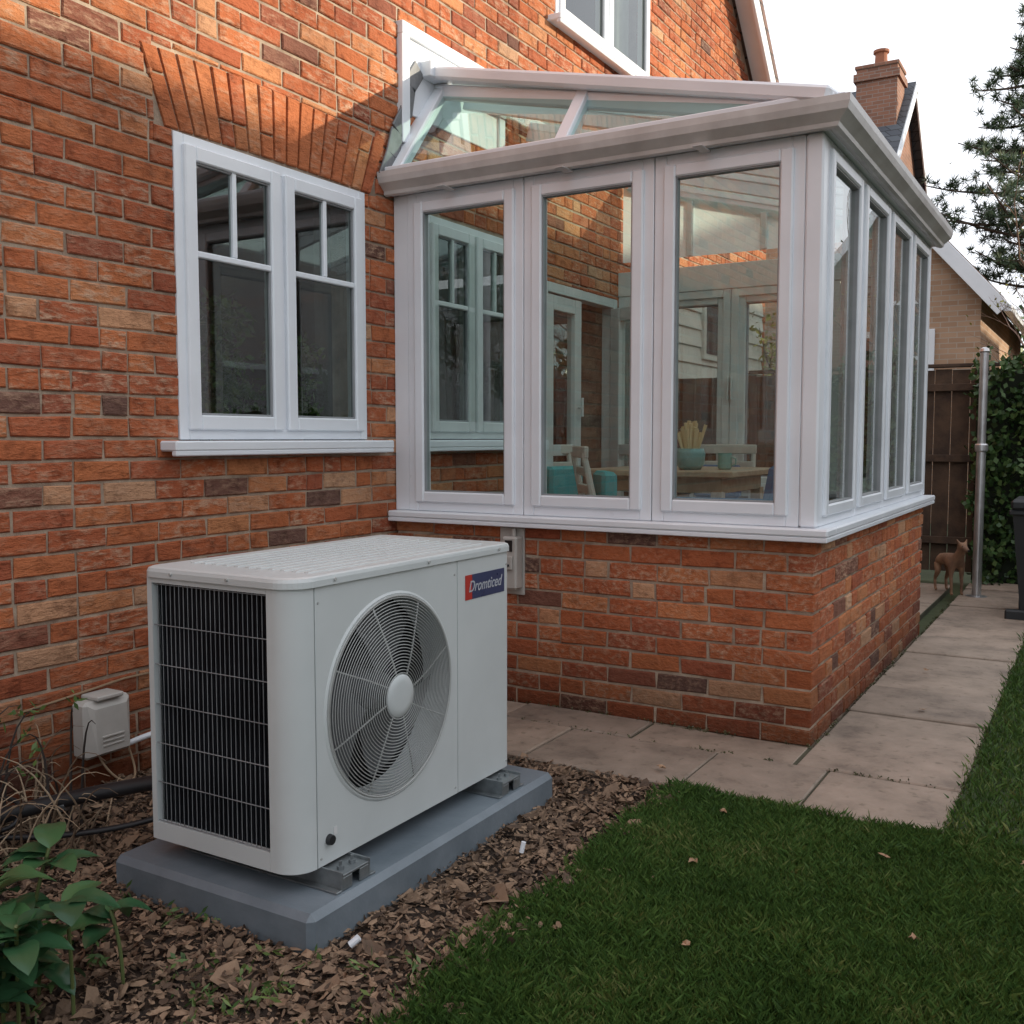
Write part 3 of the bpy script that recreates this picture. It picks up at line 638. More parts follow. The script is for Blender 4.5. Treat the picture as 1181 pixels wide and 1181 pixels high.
pad=MB(); pad.box(.70,1.40,1.705,2.90,-.02,.09,.016); pad.done('plinth_slab',PADM)
pc=empty('pipe_and_cables'); mb=MB()
bez=lambda P,n=20:[tuple(sum((Vector(p)*math.comb(len(P)-1,i)*(t/n)**i*(1-t/n)**(len(P)-1-i) for i,p in enumerate(P)),Vector())) for t in range(n+1)]
mb.tube(bez([(.06,1.55,.02),(.22,1.7,.14),(.40,1.86,.14),(.55,1.95,.2),(.83,2.05,.24)]),.022,10)
mb.tube(bez([(.05,1.5,.1),(.25,1.7,.02),(.45,1.8,.06),(.60,1.95,.05),(.8,2.1,.2)]),.009,8)
mb.tube(bez([(.03,1.6,.3),(.1,1.66,.05),(.3,1.6,.0),(.4,1.75,.1),(.2,1.8,.2),(.1,1.7,.1)]),.007,8)
mb.done('insulated_pipe',BLK,pc,True)
mb=MB() 
for p in((.30,1.775,.128),(.34,1.80,.133)): mb.cyl(p,(p[0]+.02,p[1]+.014,p[2]+.004),.026,.026,12)
mb.done('pipe_clips',STEEL,pc)
mb=MB(); mb.tube(bez([(.03,2.25,.13),(.03,2.4,.14),(.1,2.5,.2),(.5,2.6,.25),(.8,2.6,.3)]),.011,8); mb.done('white_conduit',UPVC,pc,True)
mb=MB(); mb.tube(bez([(.05,2.15,.15),(.12,2.15,.02),(.2,2.25,.0),(.05,2.3,.05),(.03,2.28,.16)]),.004,6); mb.tube([(.008,1.9,.33),(.008,2.05,.34),(.008,2.3,.36),(.008,2.6,.355)],.004,6); mb.done('tan_cable',pmat('cable_tan',(.3,.2,.12),bump=0),pc)
jb=empty('junction_box'); JB=pmat('box_plastic',(.48,.455,.42),(.40,.38,.35),rough=.5,bump=0)
mb=MB(); mb.box(.001,.075,2.09,2.275,.13,.325,.012)
mb.add([(.075,2.10,.14),(.075,2.265,.14),(.075,2.265,.315),(.075,2.10,.315),(.10,2.12,.15),(.10,2.245,.15),(.088,2.245,.30),(.088,2.12,.30)],[(4,5,6,7),(0,1,5,4),(1,2,6,5),(2,3,7,6),(3,0,4,7)])
mb.box(.0,.09,2.13,2.235,.3255,.34,.004)
for z in(.17,.185,.2): mb.box(.09,.101,2.14,2.225,z,z+.006,.001)
mb.done('cover',JB,jb)
ib=empty('isolator_switch'); mb=MB(); mb.box(.60,.725,CY-.012,CY-.001,.50,.80,.002); mb.box(.645,.72,CY-.075,CY-.013,.53,.765,.008); mb.box(.66,.705,CY-.09,CY-.0755,.62,.68,.004); mb.cyl((.683,CY-.03,.765),(.683,CY-.03,.80),.01,n=10); mb.done('housing',JB,ib)
mb=MB(); mb.box(.664,.701,CY-.0775,CY-.0752,.70,.75,0); mb.box(.67,.695,CY-.096,CY-.0905,.635,.645,.001); mb.done('switch_label',BLK,ib)
# ================================================================ GROUND
GR=pmat('ground_soil',(.06,.075,.03),(.04,.05,.02),rough=.95,vs=.6,bump=.4,bs=20,dist=.02)
mb=MB(); mb.add([(-400,-400,-.03),(400,-400,-.03),(400,400,-.03),(-400,400,-.03)],[(0,1,2,3)]); mb.done('ground',GR)
SOILM=pmat('mulch_soil',(.055,.033,.021),(.02,.012,.008),rough=.95,vs=18,bump=1,bs=60,dist=.015)
def gridmesh(name,x0,x1,y0,y1,d,fz,mat):
    nx=int((x1-x0)/d)+1; ny=int((y1-y0)/d)+1
    xs=np.linspace(x0,x1,nx); ys=np.linspace(y0,y1,ny)
    vs=[(x,y,fz(x,y)) for y in ys for x in xs]
    fs=[(j*nx+i,j*nx+i+1,(j+1)*nx+i+1,(j+1)*nx+i) for j in range(ny-1) for i in range(nx-1)]
    me=bpy.data.meshes.new(name); me.from_pydata(vs,[],fs); return link(name,me,mat,None,True)
from mathutils import noise as mn
edge=lambda y: 1.70+.04*mn.noise(Vector((y*2.3,0,3)))+.025*mn.noise(Vector((y*9,4,3)))+ (.10*max(0,1-y/1.6) if y<1.6 else 0)
mz=lambda x,y: -.004+.014*mn.noise(Vector((x*6,y*6,0)))+.010*mn.noise(Vector((x*17,y*17,5)))
gridmesh('mulch_bed',.0,1.80,-1.5,3.19,.035,mz,SOILM)
CHIP=pmat('bark_chips',(.36,.235,.15),(.045,.026,.017),rough=.85,vs=30,bump=.5,bs=250,dist=.002,island=True,lo=.15,hi=.92)
vs=[];fs=[]
for k in range(36000):
    y=random.uniform(.6,3.20) 
    x=random.uniform(.0,edge(min(max(y,0),3.2))+random.gauss(0,.025))
    if k>35000: x=edge(y)+abs(random.gauss(0,.08))
    if .72<x<1.38 and 1.73<y<2.88: continue
    l=random.lognormvariate(math.log(.018),.5); w=l*random.uniform(.22,.65)
    R3=Matrix.Rotation(random.uniform(0,6.28),3,'Z')@Matrix.Rotation(random.gauss(0,.42),3,'X')@Matrix.Rotation(random.gauss(0,.38),3,'Y')
    c=Vector((x,y,mz(x,y)+random.uniform(.002,.020))); f=random.uniform(-.25,.25)*w; cv=random.uniform(-.2,.2)*l
    P=[(-l*.5,-w*.2,cv),(-l*.2,-w*.5,0),(l*.35,-w*.42,0),(l*.5,w*.1,cv),(l*.1,w*.5,0),(-l*.35,w*.4,0),(0,0,f)]
    b=len(vs); vs+=[tuple(c+R3@Vector(p)) for p in P]; fs+=[(b+i,b+(i+1)%6,b+6) for i in range(6)]
me=bpy.data.meshes.new('bark_mulch'); me.from_pydata(vs,[],fs); link('bark_mulch',me,CHIP)
LAWN=pmat('lawn_soil',(.045,.07,.02),(.025,.04,.012),rough=.95,vs=12,bump=.6,bs=90,dist=.01)
lb=MB()
ys=np.linspace(-6,3.19,80)
for a,b in zip(ys,ys[1:]):
    lb.add([(edge(max(a,0)),a,.001),(14,a,.001),(14,b,.001),(edge(max(b,0)),b,.001)],[(0,1,2,3)])
lb.add([(2.57,3.19,.001),(14,3.19,.001),(14,9.2,.001),(2.57,9.2,.001)],[(0,1,2,3)])
lb.done('lawn',LAWN)
GRASS=leafmat('grass_blade',[(0,(.028,.058,.013)),(.4,(.055,.115,.024)),(.75,(.095,.165,.036)),(1,(.22,.22,.08))],rough=.5,ns=3.5)
def grass(nn,x0,x1,y0,y1,h0,wd,keep):
    x=rng.uniform(x0,x1,nn); y=rng.uniform(y0,y1,nn); k=keep(x,y); x=x[k];y=y[k]; n=len(x)
    cl=np.sin(x*9+1.3*np.sin(y*7))*np.sin(y*11+1.7*np.sin(x*6)); c2=np.sin(x*31+2*np.sin(y*23))*np.sin(y*37+2*np.sin(x*19))
    h=h0*rng.uniform(.45,1.2,n)*(1+.22*cl+.2*c2); a=rng.uniform(0,2*np.pi,n); ln=rng.normal(0,.4,n)*h; lm=rng.normal(0,.4,n)*h
    w=wd*rng.uniform(.7,1.3,n); dx=np.cos(a)*w; dy_=np.sin(a)*w
    V=np.zeros((n,4,3)) 
    V[:,0]=np.stack([x-dx,y-dy_,0*x],1); V[:,1]=np.stack([x+dx,y+dy_,0*x],1)
    V[:,2]=np.stack([x+ln,y+lm,h],1); V[:,3]=np.stack([x-dx*.8+ln*.3,y-dy_*.8+lm*.3,h*.6],1)
    return V
ev=np.vectorize(edge)
V1=grass(240000,1.6,3.6,1.35,3.24,.030,.0010,lambda x,y:(x>ev(y)+rng.normal(0,.018,len(x)))&(y<3.195+np.abs(rng.normal(0,.012,len(x)))))
V2=grass(90000,2.54,4.0,3.18,9.2,.032,.0019,lambda x,y:(x>2.565+rng.normal(0,.014,len(x))))
V3=grass(12000,1.6,6,-1,1.35,.03,.003,lambda x,y:(x>1.8))
V=np.concatenate([V1,V2,V3]); n=len(V)
me=bpy.data.meshes.new('grass'); me.vertices.add(n*4); me.vertices.foreach_set('co',V.reshape(-1)) 
me.loops.add(n*4); me.loops.foreach_set('vertex_index',np.arange(n*4,dtype=np.int32)); me.polygons.add(n); me.polygons.foreach_set('loop_start',np.arange(0,n*4,4,dtype=np.int32)); me.update(calc_edges=True); me.validate()
link('grass',me,GRASS)
def pavemat():
    m,nt,b,o=newmat('paving_stone'); L=nt.links
    tc=N(nt,'ShaderNodeTexCoord'); g=N(nt,'ShaderNodeNewGeometry')
    n1=N(nt,'ShaderNodeTexNoise',i_Scale=4.0,i_Detail=8.0,i_Roughness=.68); L.new(tc.outputs['Object'],n1.inputs[0])
    r=ramp(nt,[(.30,(.17,.135,.11)),(.48,(.31,.25,.20)),(.68,(.40,.32,.26))]); L.new(n1.outputs['Fac'],r.inputs['Fac'])
    r2=ramp(nt,[(0,(.80,.79,.78)),(1,(1.08,1.05,1.02))]); L.new(g.outputs['Random Per Island'],r2.inputs['Fac'])
    mx=N(nt,'ShaderNodeMix',data_type='RGBA',blend_type='MULTIPLY'); mx.inputs[0].default_value=1; L.new(r.outputs[0],mx.inputs[6]); L.new(r2.outputs[0],mx.inputs[7])
    n2=N(nt,'ShaderNodeTexNoise',i_Scale=26.0,i_Detail=4.0); L.new(tc.outputs['Object'],n2.inputs[0]); r3=ramp(nt,[(.60,(1,1,1)),(.72,(.62,.62,.58))]); L.new(n2.outputs['Fac'],r3.inputs['Fac'])
    m2=N(nt,'ShaderNodeMix',data_type='RGBA',blend_type='MULTIPLY'); m2.inputs[0].default_value=.8; L.new(mx.outputs[2],m2.inputs[6]); L.new(r3.outputs[0],m2.inputs[7])
    L.new(m2.outputs[2],b.inputs['Base Color']); b.inputs['Roughness'].default_value=.7; b.inputs['Specular IOR Level'].default_value=.4
    sm=N(nt,'ShaderNodeMath',operation='MULTIPLY_ADD'); sm.inputs[1].default_value=.35; L.new(n2.outputs['Fac'],sm.inputs[0]); L.new(n1.outputs['Fac'],sm.inputs[2])
    bp=N(nt,'ShaderNodeBump',i_Strength=.6,i_Distance=.012); L.new(sm.outputs[0],bp.inputs['Height']); L.new(bp.outputs[0],b.inputs['Normal'])
    return m
PAVE=pavemat()
pv=empty('paved_path') 
def slab(x0,x1,y0,y1):
    v=random.uniform(-.002,.003)
    mb.M=Matrix.Translation((0,0,v))@Matrix.Rotation(random.uniform(-.001,.001),4,'X')
    mb.box(x0+.004,x1-.004,y0+.004,y1-.004,-.04,.012,.005); mb.M=None
mb=MB()
for a,b in((.02,.5),(.5,1.1),(1.1,1.72),(1.72,2.13),(2.13,2.57)): slab(a,b,3.19,3.62)
for a,b in((.02,.75),(.75,1.35),(1.35,2.0)): slab(a,b,3.62,3.875)
y=3.62
while y<9.0:
    L=random.choice([.42,.45,.5]); slab(2.01,2.57,y,y+L); y+=L
for a in(0.1,.7,1.3): 
    for y in(6.65,7.2,7.75,8.3): slab(a,a+.6,y,y+.55)
mb.done('slabs',PAVE,pv)
mb=MB(); mb.box(0,2.565,3.195,3.87,-.05,.004,0); mb.box(2.011,2.565,3.871,9.1,-.05,.004,0); mb.box(0,1.9,6.64,8.85,-.05,.004,0); mb.done('joints',pmat('path_joint',(.08,.075,.045),(.05,.05,.03),rough=.95,bump=.5),pv)
cs=[(random.uniform(.3,2.5),3.62+random.gauss(0,.004),.01) for _ in range(60)]+[(random.uniform(.1,2.0),3.868+random.gauss(0,.004),.012) for _ in range(70)]+[(2.012+random.gauss(0,.005),random.uniform(3.9,8),.012) for _ in range(90)]+[(2.57,random.uniform(3.2,9),.01) for _ in range(120)]
leafobj('path_moss',leafmat('moss',[(0,(.04,.035,.02)),(.5,(.07,.07,.03)),(1,(.10,.12,.04))]),pv,cs,[.012]*len(cs),9,.010,.007)
mb=MB()
for x,y,s in((2.32,1.80,.035),(2.9,2.1,.02),(2.45,2.9,.018),(2.0,2.6,.02),(2.8,3.05,.02),(1.95,3.0,.016),(1.62,3.3,.02),(2.3,4.6,.02),(2.2,5.4,.02),(2.75,4.2,.025),(2.15,2.15,.015),(2.6,2.45,.014)):
    a=random.uniform(0,6); P=[]
    for k in range(9):
        t=a+k/9*6.28; r_=s*(1 if k%2 else .55); P.append((x+r_*math.cos(t),y+r_*math.sin(t),.030+random.uniform(-.004,.006)))
    mb.add(P+[(x,y,.026)],[(k,(k+1)%9,9) for k in range(9)])
mb.done('fallen_leaves',pmat('dead_leaf',(.36,.22,.13),rough=.7,bump=0),recalc=False)
mb=MB(); mb.cyl((1.47,1.76,.02),(1.485,1.775,.036),.009,n=10); mb.cyl((1.55,2.42,.02),(1.555,2.425,.05),.007,n=10); mb.done('drain_stubs',UPVC)
# ================================================================ near plants
pl_=empty('broadleaf_plant')
LG=leafmat('glossy_leaf',[(0,(.018,.055,.026)),(.5,(.038,.105,.045)),(1,(.08,.175,.06))],rough=.28,trans=.08)
vs=[];fs=[]; st=MB()
def bigleaf(p,d,L,W,droop):
    d=Vector(d).normalized(); side=d.cross(Vector((0,0,1))).normalized(); up=side.cross(d)
    b=len(vs); n=8
    for i in range(n+1):
        t=i/n; w=W*max(0,math.sin(math.pi*min(1,t**.85)))**.65*(1 if t<1 else 0)+.0005; c=Vector(p)+d*L*t+up*(-droop*L*t*t+.08*L*math.sin(t*3.1))
        for j,q in enumerate((-1,-.5,0,.5,1)):
            vs.append(tuple(c+side*w*q+up*(abs(q)*w*.3+ (.05*w*math.sin(t*20+q*2) if abs(q)==1 else 0))))
    for i in range(n):
        for j in range(4): fs.append((b+i*5+j,b+i*5+j+1,b+(i+1)*5+j+1,b+(i+1)*5+j))
for k in range(19):
    bx,by=1.05+random.uniform(-.13,.13),1.22+random.uniform(-.18,.18); h=random.uniform(.08,.31)
    top=Vector((bx+random.uniform(-.05,.08),by+random.uniform(-.05,.05),h)); st.tube(bez([(bx,by,0),(bx,by,h*.6),tuple(top)],6),.004,6)
    a0=random.uniform(0,6.28)
    for j in range(random.choice([5,6,7])):
        a=a0+j*2*math.pi/6+random.uniform(-.3,.3); el=random.uniform(-.1,.45)
        bigleaf(top-Vector((0,0,.01*j)),(math.cos(a),math.sin(a),el),random.uniform(.075,.12),random.uniform(.024,.036),random.uniform(.15,.5))
me=bpy.data.meshes.new('leaves'); me.from_pydata(vs,[],fs); link('leaves',me,LG,pl_,True)
st.done('stems',pmat('green_stem',(.10,.13,.04),bump=0),pl_)
tw=empty('dry_twigs'); mb=MB()
for k in range(150):
    bx,by=random.uniform(.04,.45),random.uniform(1.15,1.92); a=random.uniform(0,6.28); L=random.uniform(.12,.4); h=random.uniform(.03,.30)
    mb.tube(bez([(bx,by,.0),(bx+.3*L*math.cos(a),by+.3*L*math.sin(a),h*1.3),(bx+L*math.cos(a)*.8,by+L*math.sin(a)*.7,h)],7),lambda t:.003*(1.2-t),5)
mb.done('twigs',pmat('dry_twig',(.40,.30,.20),(.12,.08,.05),rough=.8,vs=4,bump=0,island=True),tw)
mb=MB()
for k in range(40):
    bx,by=random.uniform(.03,.3),random.uniform(1.35,1.95); a=random.uniform(0,6.28); L=random.uniform(.1,.3); h=random.uniform(.12,.42)
    mb.tube(bez([(bx,by,.0),(bx+.02,by,h*1.1),(bx+abs(L*math.cos(a))*.6,by+L*math.sin(a)*.5,h)],7),lambda t:.0045*(1.2-t),5)
mb.done('dark_stems',pmat('dark_twig',(.05,.04,.035),rough=.8,bump=0),tw)
cs=[(random.uniform(.03,.3),random.uniform(1.6,1.95),random.uniform(.1,.42)) for _ in range(14)]
leafobj('sprigs',LEAFM,tw,cs,[.03]*14,7,.035,.014)
cs=[(random.uniform(.1,1.5),random.uniform(1.2,1.7),.02) for _ in range(30)]+[(random.uniform(1.3,1.7),random.uniform(1.4,1.8),.02) for _ in range(14)]
leafobj('weeds',LEAFM,None,cs,[.025]*44,9,.03,.01)
# ================================================================ back garden
STL=pmat('brushed_steel',(.60,.60,.61),(.48,.48,.49),rough=.35,metal=.85,vs=10,bump=0)
pb=empty('steel_post'); mb=MB(); mb.lathe((2.14,8.22,0),[(.075,0),(.075,.02),(.033,.025),(.033,1.1),(.034,1.1)],20); mb.lathe((2.14,8.22,1.1),[(.04,0),(.046,.01),(.046,.05),(.04,.06)],20); mb.lathe((2.14,8.22,1.16),[(.03,0),(.03,.67),(.035,.68),(.03,.70),(.01,.71)],20); mb.done('post',STL,pb,False)
wb=empty('wheelie_bin'); WB=pmat('bin_plastic',(.02,.022,.025),rough=.45,bump=0); mb=MB()
cx_,cy_=2.66,7.55
vs_=[(cx_+sx*a,cy_+sy*b,z) for z,a,b in((.06,.17,.19),(.72,.23,.26)) for sx,sy in((-1,-1),(1,-1),(1,1),(-1,1))]
mb.add(vs_,[(0,1,2,3),(4,5,6,7)]+[(k,(k+1)%4,4+(k+1)%4,4+k) for k in range(4)])
mb.box(cx_-.25,cx_+.25,cy_-.28,cy_+.28,.70,.735,.008); mb.box(cx_-.24,cx_+.24,cy_-.29,cy_+.27,.737,.80,.03); mb.cyl((cx_-.2,cy_+.3,.76),(cx_+.2,cy_+.3,.76),.015)
for s in(-1,1): mb.cyl((cx_+s*.2,cy_+.2,.08),(cx_+s*.15,cy_+.2,.08),.08,n=20)
mb.box(cx_-.26,cx_+.2,cy_-.22,cy_-.15,.0,.07,.01)
mb.done('bin_body',WB,wb)
FEN=pmat('fence_timber',(.11,.07,.045),(.055,.035,.025),rough=.85,vs=7,bump=.6,bs=60,dist=.004)
fe=empty('timber_fence'); mb=MB(); x=-1.0
while x<12: 
    w=random.uniform(.13,.15); mb.box(x,x+w-.006,9.3+random.uniform(0,.008),9.325,.06,1.78+random.uniform(-.01,.01),.003); x+=w
for k in range(8): x=-.95+k*1.8; mb.box(x,x+.1,9.22,9.299,-.1,1.88,.004)
for z in(.3,1.0,1.6): mb.box(-1,12,9.26,9.298,z,z+.06,.003)
mb.box(-1,12,9.27,9.35,1.80,1.83,.004)
mb.done('boards',FEN,fe)
ga=empty('timber_gate'); mb=MB(); x=.06
while x<.95: mb.box(x,x+.134,7.42,7.44,.08,1.66,.003); x+=.14
for z in(.35,.9,1.45): mb.box(.06,1.03,7.4405,7.47,z,z+.09,.003)
mb.box(1.04,1.13,7.40,7.49,0,1.75,.005); mb.done('boards',FEN,ga)
hd=empty('ivy_hedge')
cs=[];sz=[]
for _ in range(800):
    x=random.uniform(2.0,7.0); z=random.uniform(.0,1.85+.12*math.sin(x*3)); cs.append((x,9.12+random.uniform(-.16,.12)+.05*math.sin(x*5+z*4),z)); sz.append(random.uniform(.07,.14))
leafobj('ivy_leaves',LEAFD,hd,cs,sz,26,.06,.05)
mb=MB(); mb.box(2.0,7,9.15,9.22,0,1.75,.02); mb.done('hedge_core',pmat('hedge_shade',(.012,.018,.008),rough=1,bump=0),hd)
cs=[];sz=[]
for _ in range(1100):
    y=random.uniform(-6,9); z=random.uniform(0,1.5); cs.append((7.6+random.uniform(-.3,.2),y,z)); sz.append(random.uniform(.15,.25))
leafobj('garden_hedge',LEAFD,None,cs,sz,14,.12,.09)
def skin(name,nodes,edges,mat,parent,sub=2):
    me=bpy.data.meshes.new(name); me.from_pydata([n[0] for n in nodes],edges,[]); o=link(name,me,mat,parent)
    sk=o.modifiers.new('skin','SKIN') 
    for i,n in enumerate(nodes):
        v=me.skin_vertices[0].data[i]; r=n[1]; v.radius=(r,r) if not isinstance(r,tuple) else r; v.use_root=(i==0)
    sk.use_smooth_shade=True
    ss=o.modifiers.new('s','SUBSURF'); ss.levels=sub; ss.render_levels=sub
    return o
dg=empty('dog',(1.95,8.3,.012)); dg.rotation_euler=(0,0,R(-60)); dg.scale=(1.1,1.1,1.1)
nd=[((-.13,0,.235),.042),((-.04,0,.24),.045),((.06,0,.24),.055),((.11,0,.255),.045),((.15,0,.31),.028),((.175,0,.345),.032),((.215,0,.335),.02),((.25,0,.325),.013),
 ((-.15,.035,.20),.03),((-.125,.04,.145),.022),((-.175,.04,.085),.011),((-.165,.04,.02),.010),((-.145,.04,.008),.011),
 ((-.15,-.035,.20),.03),((-.12,-.04,.145),.022),((-.17,-.04,.085),.011),((-.16,-.04,.02),.010),((-.14,-.04,.008),.011),
 ((.09,.035,.20),.024),((.08,.037,.13),.014),((.09,.037,.08),.010),((.09,.037,.015),.010),((.108,.037,.008),.011),
 ((.09,-.035,.20),.024),((.085,-.037,.13),.014),((.10,-.037,.08),.010),((.10,-.037,.015),.010),((.118,-.037,.008),.011),
 ((-.19,0,.25),.012),((-.24,0,.20),.008),((-.26,0,.14),.005),
 ((.165,.022,.37),.010),((.155,.034,.395),.004),((.165,-.022,.37),.010),((.155,-.034,.395),.004)]
ed=[(0,1),(1,2),(2,3),(3,4),(4,5),(5,6),(6,7),(0,8),(8,9),(9,10),(10,11),(11,12),(0,13),(13,14),(14,15),(15,16),(16,17),(2,18),(18,19),(19,20),(20,21),(21,22),(2,23),(23,24),(24,25),(25,26),(26,27),(0,28),(28,29),(29,30),(5,31),(31,32),(5,33),(33,34)]
skin('body',nd,ed,pmat('dog_coat',(.30,.17,.10),(.17,.095,.06),rough=.8,vs=14,bump=.5,bs=200),dg)
mb=MB() 
for s in(-1,1): mb.cyl((.205,s*.014,.35),(.209,s*.017,.352),.004,n=8)
mb.cyl((.262,0,.327),(.268,0,.327),.007,n=10); mb.done('eyes_and_nose',BLK,dg)
# ================================================================ background houses
def simple_house(name,x0,x1,y0,y1,ez,rz,axis,wall,roof,chim=None,wins=()):
    h=empty(name); mb=MB(); mb.box(x0,x1,y0,y1,-.1,ez,0) 
    xm=(x0+x1)/2; ym=(y0+y1)/2; rf=MB(); tr=MB(); o=.3
    if axis=='y':
        for y in(y0,y1): mb.add([(x0,y,ez),(x1,y,ez),(xm,y,rz)],[(0,1,2)])
        sl=(rz-ez)/((x1-x0)/2)
        for s in(-1,1):
            xe=xm+s*((x1-x0)/2+o); ze=ez-sl*o
            rf.add([(xm,y0-.2,rz+.05),(xe,y0-.2,ze+.05),(xe,y1+.2,ze+.05),(xm,y1+.2,rz+.05),(xm,y0-.2,rz+.17),(xe,y0-.2,ze+.17),(xe,y1+.2,ze+.17),(xm,y1+.2,rz+.17)],[(0,1,2,3),(4,5,6,7),(0,1,5,4),(1,2,6,5),(2,3,7,6)])
            tr.beam((xm,y0-.21,rz+.0),(xe,y0-.21,ze+.0),.03,.2)
            tr.beam((xe+s*.05,y0-.2,ze+.02),(xe+s*.05,y1+.2,ze+.02),.1,.09)
    else:
        for x in(x0,x1): mb.add([(x,y0,ez),(x,y1,ez),(x,ym,rz)],[(0,1,2)])
        sl=(rz-ez)/((y1-y0)/2)
        for s in(-1,1):
            ye=ym+s*((y1-y0)/2+o); ze=ez-sl*o
            rf.add([(x0-.2,ym,rz+.05),(x0-.2,ye,ze+.05),(x1+.2,ye,ze+.05),(x1+.2,ym,rz+.05),(x0-.2,ym,rz+.17),(x0-.2,ye,ze+.17),(x1+.2,ye,ze+.17),(x1+.2,ym,rz+.17)],[(0,1,2,3),(4,5,6,7),(0,1,5,4),(1,2,6,5),(2,3,7,6),(3,0,4,7)])
            tr.beam((x1+.21,ym,rz),(x1+.21,ye,ze),.03,.2); tr.beam((x0-.21,ym,rz),(x0-.21,ye,ze),.03,.2)
            tr.beam((x0-.2,ye+s*.05,ze+.02),(x1+.2,ye+s*.05,ze+.02),.1,.09)
    mb.done('walls',wall,h); rf.done('roof',roof,h); tr.done('trim',UPVC,h)
    if chim:
        cx,cyy,w,zb,zt=chim; c=MB(); c.box(cx-w/2,cx+w/2,cyy-w/2,cyy+w/2,zb,zt,0); c.box(cx-w/2-.05,cx+w/2+.05,cyy-w/2-.05,cyy+w/2+.05,zt-.25,zt-.1,0); c.box(cx-w/2-.03,cx+w/2+.03,cyy-w/2-.03,cyy+w/2+.03,zt,zt+.07,.01); c.done('chimney_stack',wall,h)
        c=MB(); c.lathe((cx,cyy,zt+.07),[(.17,0),(.13,.1),(.12,.3),(.16,.32),(.16,.37),(.1,.37)],14); c.done('chimney_pot',TERRA,h)
    if wins:
        w_=MB(); g_=MB()
        for (fx,x,y,z,ww,hh) in wins:
            if fx=='y':
                w_.box(x-ww/2-.06,x+ww/2+.06,y-.03,y-.003,z-.06,z+hh+.06,.01) 
                for s in range(2): g_.box(x-ww/2+s*ww/2+.03,x-ww/2+(s+1)*ww/2-.03,y-.036,y-.031,z+.03,z+hh-.03,0)
            else:
                w_.box(x-.03,x-.003,y-ww/2-.06,y+ww/2+.06,z-.06,z+hh+.06,.01)
                for s in range(2): g_.box(x-.036,x-.031,y-ww/2+s*ww/2+.03,y-ww/2+(s+1)*ww/2-.03,z+.03,z+hh-.03,0)
        w_.done('window_frames',UPVC,h); g_.done('window_glass',pmat('dark_glass',(.03,.035,.04),rough=.06,bump=0,rv=.02),h)
simple_house('brick_house.001',-9,-1.0,19,27,4.6,8.5,'x',FB2,SLATE,chim=(-1.36,22.2,.8,5.0,8.7))
simple_house('brick_house.002',-3.9,1.35,15.6,23,3.3,6.3,'y',FB1,TILE,wins=(('y',.1,15.6,1.5,1.2,1.2),))
simple_house('brick_house.003',1.7,7.5,24,32,4.2,7.4,'y',FB2,TILE,wins=(('y',2.9,24,3.0,1.1,1.2),('y',4.9,24,3.0,1.1,1.2)))
simple_house('brick_house.004',9.5,14.5,0.0,24,2.6,4.58,'y',FB2,TILE,wins=(('x',9.5,4,1.0,1.4,1.1),('x',9.5,9,1.0,1.4,1.1),('x',9.5,14,1.0,1.4,1.1)))  # unseen house across the garden, shaped so its ridge shades the lower wall
# ================================================================ trees
BARK=pmat('tree_bark',(.12,.085,.06),(.06,.042,.03),rough=.9,vs=6,bump=.6,bs=30,dist=.01)
def grow(mb,p,d,L,r,lv,tips,spread=.6,kids=3,up=.15):
    p=Vector(p); d=Vector(d).normalized(); n=4; pts=[p.copy()]
    for i in range(n):
        d=(d+Vector((random.gauss(0,.12),random.gauss(0,.12),random.gauss(up*.3,.08)))).normalized(); p=p+d*L/n; pts.append(p.copy())
    mb.tube(pts,lambda t:r*(1-.45*t),6 if lv>1 else 4)
    if lv==0: tips.append(p); return
    for k in range(kids):
        t=random.uniform(.35,1) if k else 1; q=pts[min(n,int(t*n))]
        s=Vector((random.gauss(0,1),random.gauss(0,1),random.gauss(0,.5))).normalized()
        grow(mb,q,d+s*spread+Vector((0,0,up)),L*random.uniform(.6,.8),r*.55,lv-1,tips,spread=spread,kids=kids,up=up)
def tree(name,loc,h,lv,kids,leafm,nleaf,ls,cl,spread=.65,r=.12,bark=BARK):
    e=empty(name); mb=MB(); tips=[]
    grow(mb,loc,(random.gauss(0,.05),random.gauss(0,.05),1),h*.36,r,lv,tips,spread=spread,kids=kids); mb.done('trunk_and_limbs',bark,e,True,recalc=False)
    if nleaf: leafobj('foliage',leafm,e,[tuple(t) for t in tips],[cl]*len(tips),nleaf,ls,ls*.5)
    return e
random.seed(21)
RT=pmat('reddish_twig',(.26,.16,.11),(.17,.105,.075),rough=.8,bump=0)
tree('bare_tree',(2.25,12.0,0),4.6,5,3,LEAFY,1,.05,.12,r=.06,bark=RT,spread=.75)
tree('garden_tree',(.05,10.4,0),2.5,4,3,LEAFY,26,.08,.22,r=.05)
tree('bare_tree',(2.7,15,0),5.4,5,3,LEAFY,1,.05,.12,r=.07,bark=RT,spread=.75)
tree('garden_tree',(5.8,-7,0),7,4,4,LEAFM,20,.16,.4,r=.16)
tree('garden_tree',(-1.5,-9,0),8,4,4,LEAFD,20,.16,.4,r=.16)
tree('garden_tree',(1.5,-11,0),8,4,4,LEAFM,20,.16,.4,r=.16)
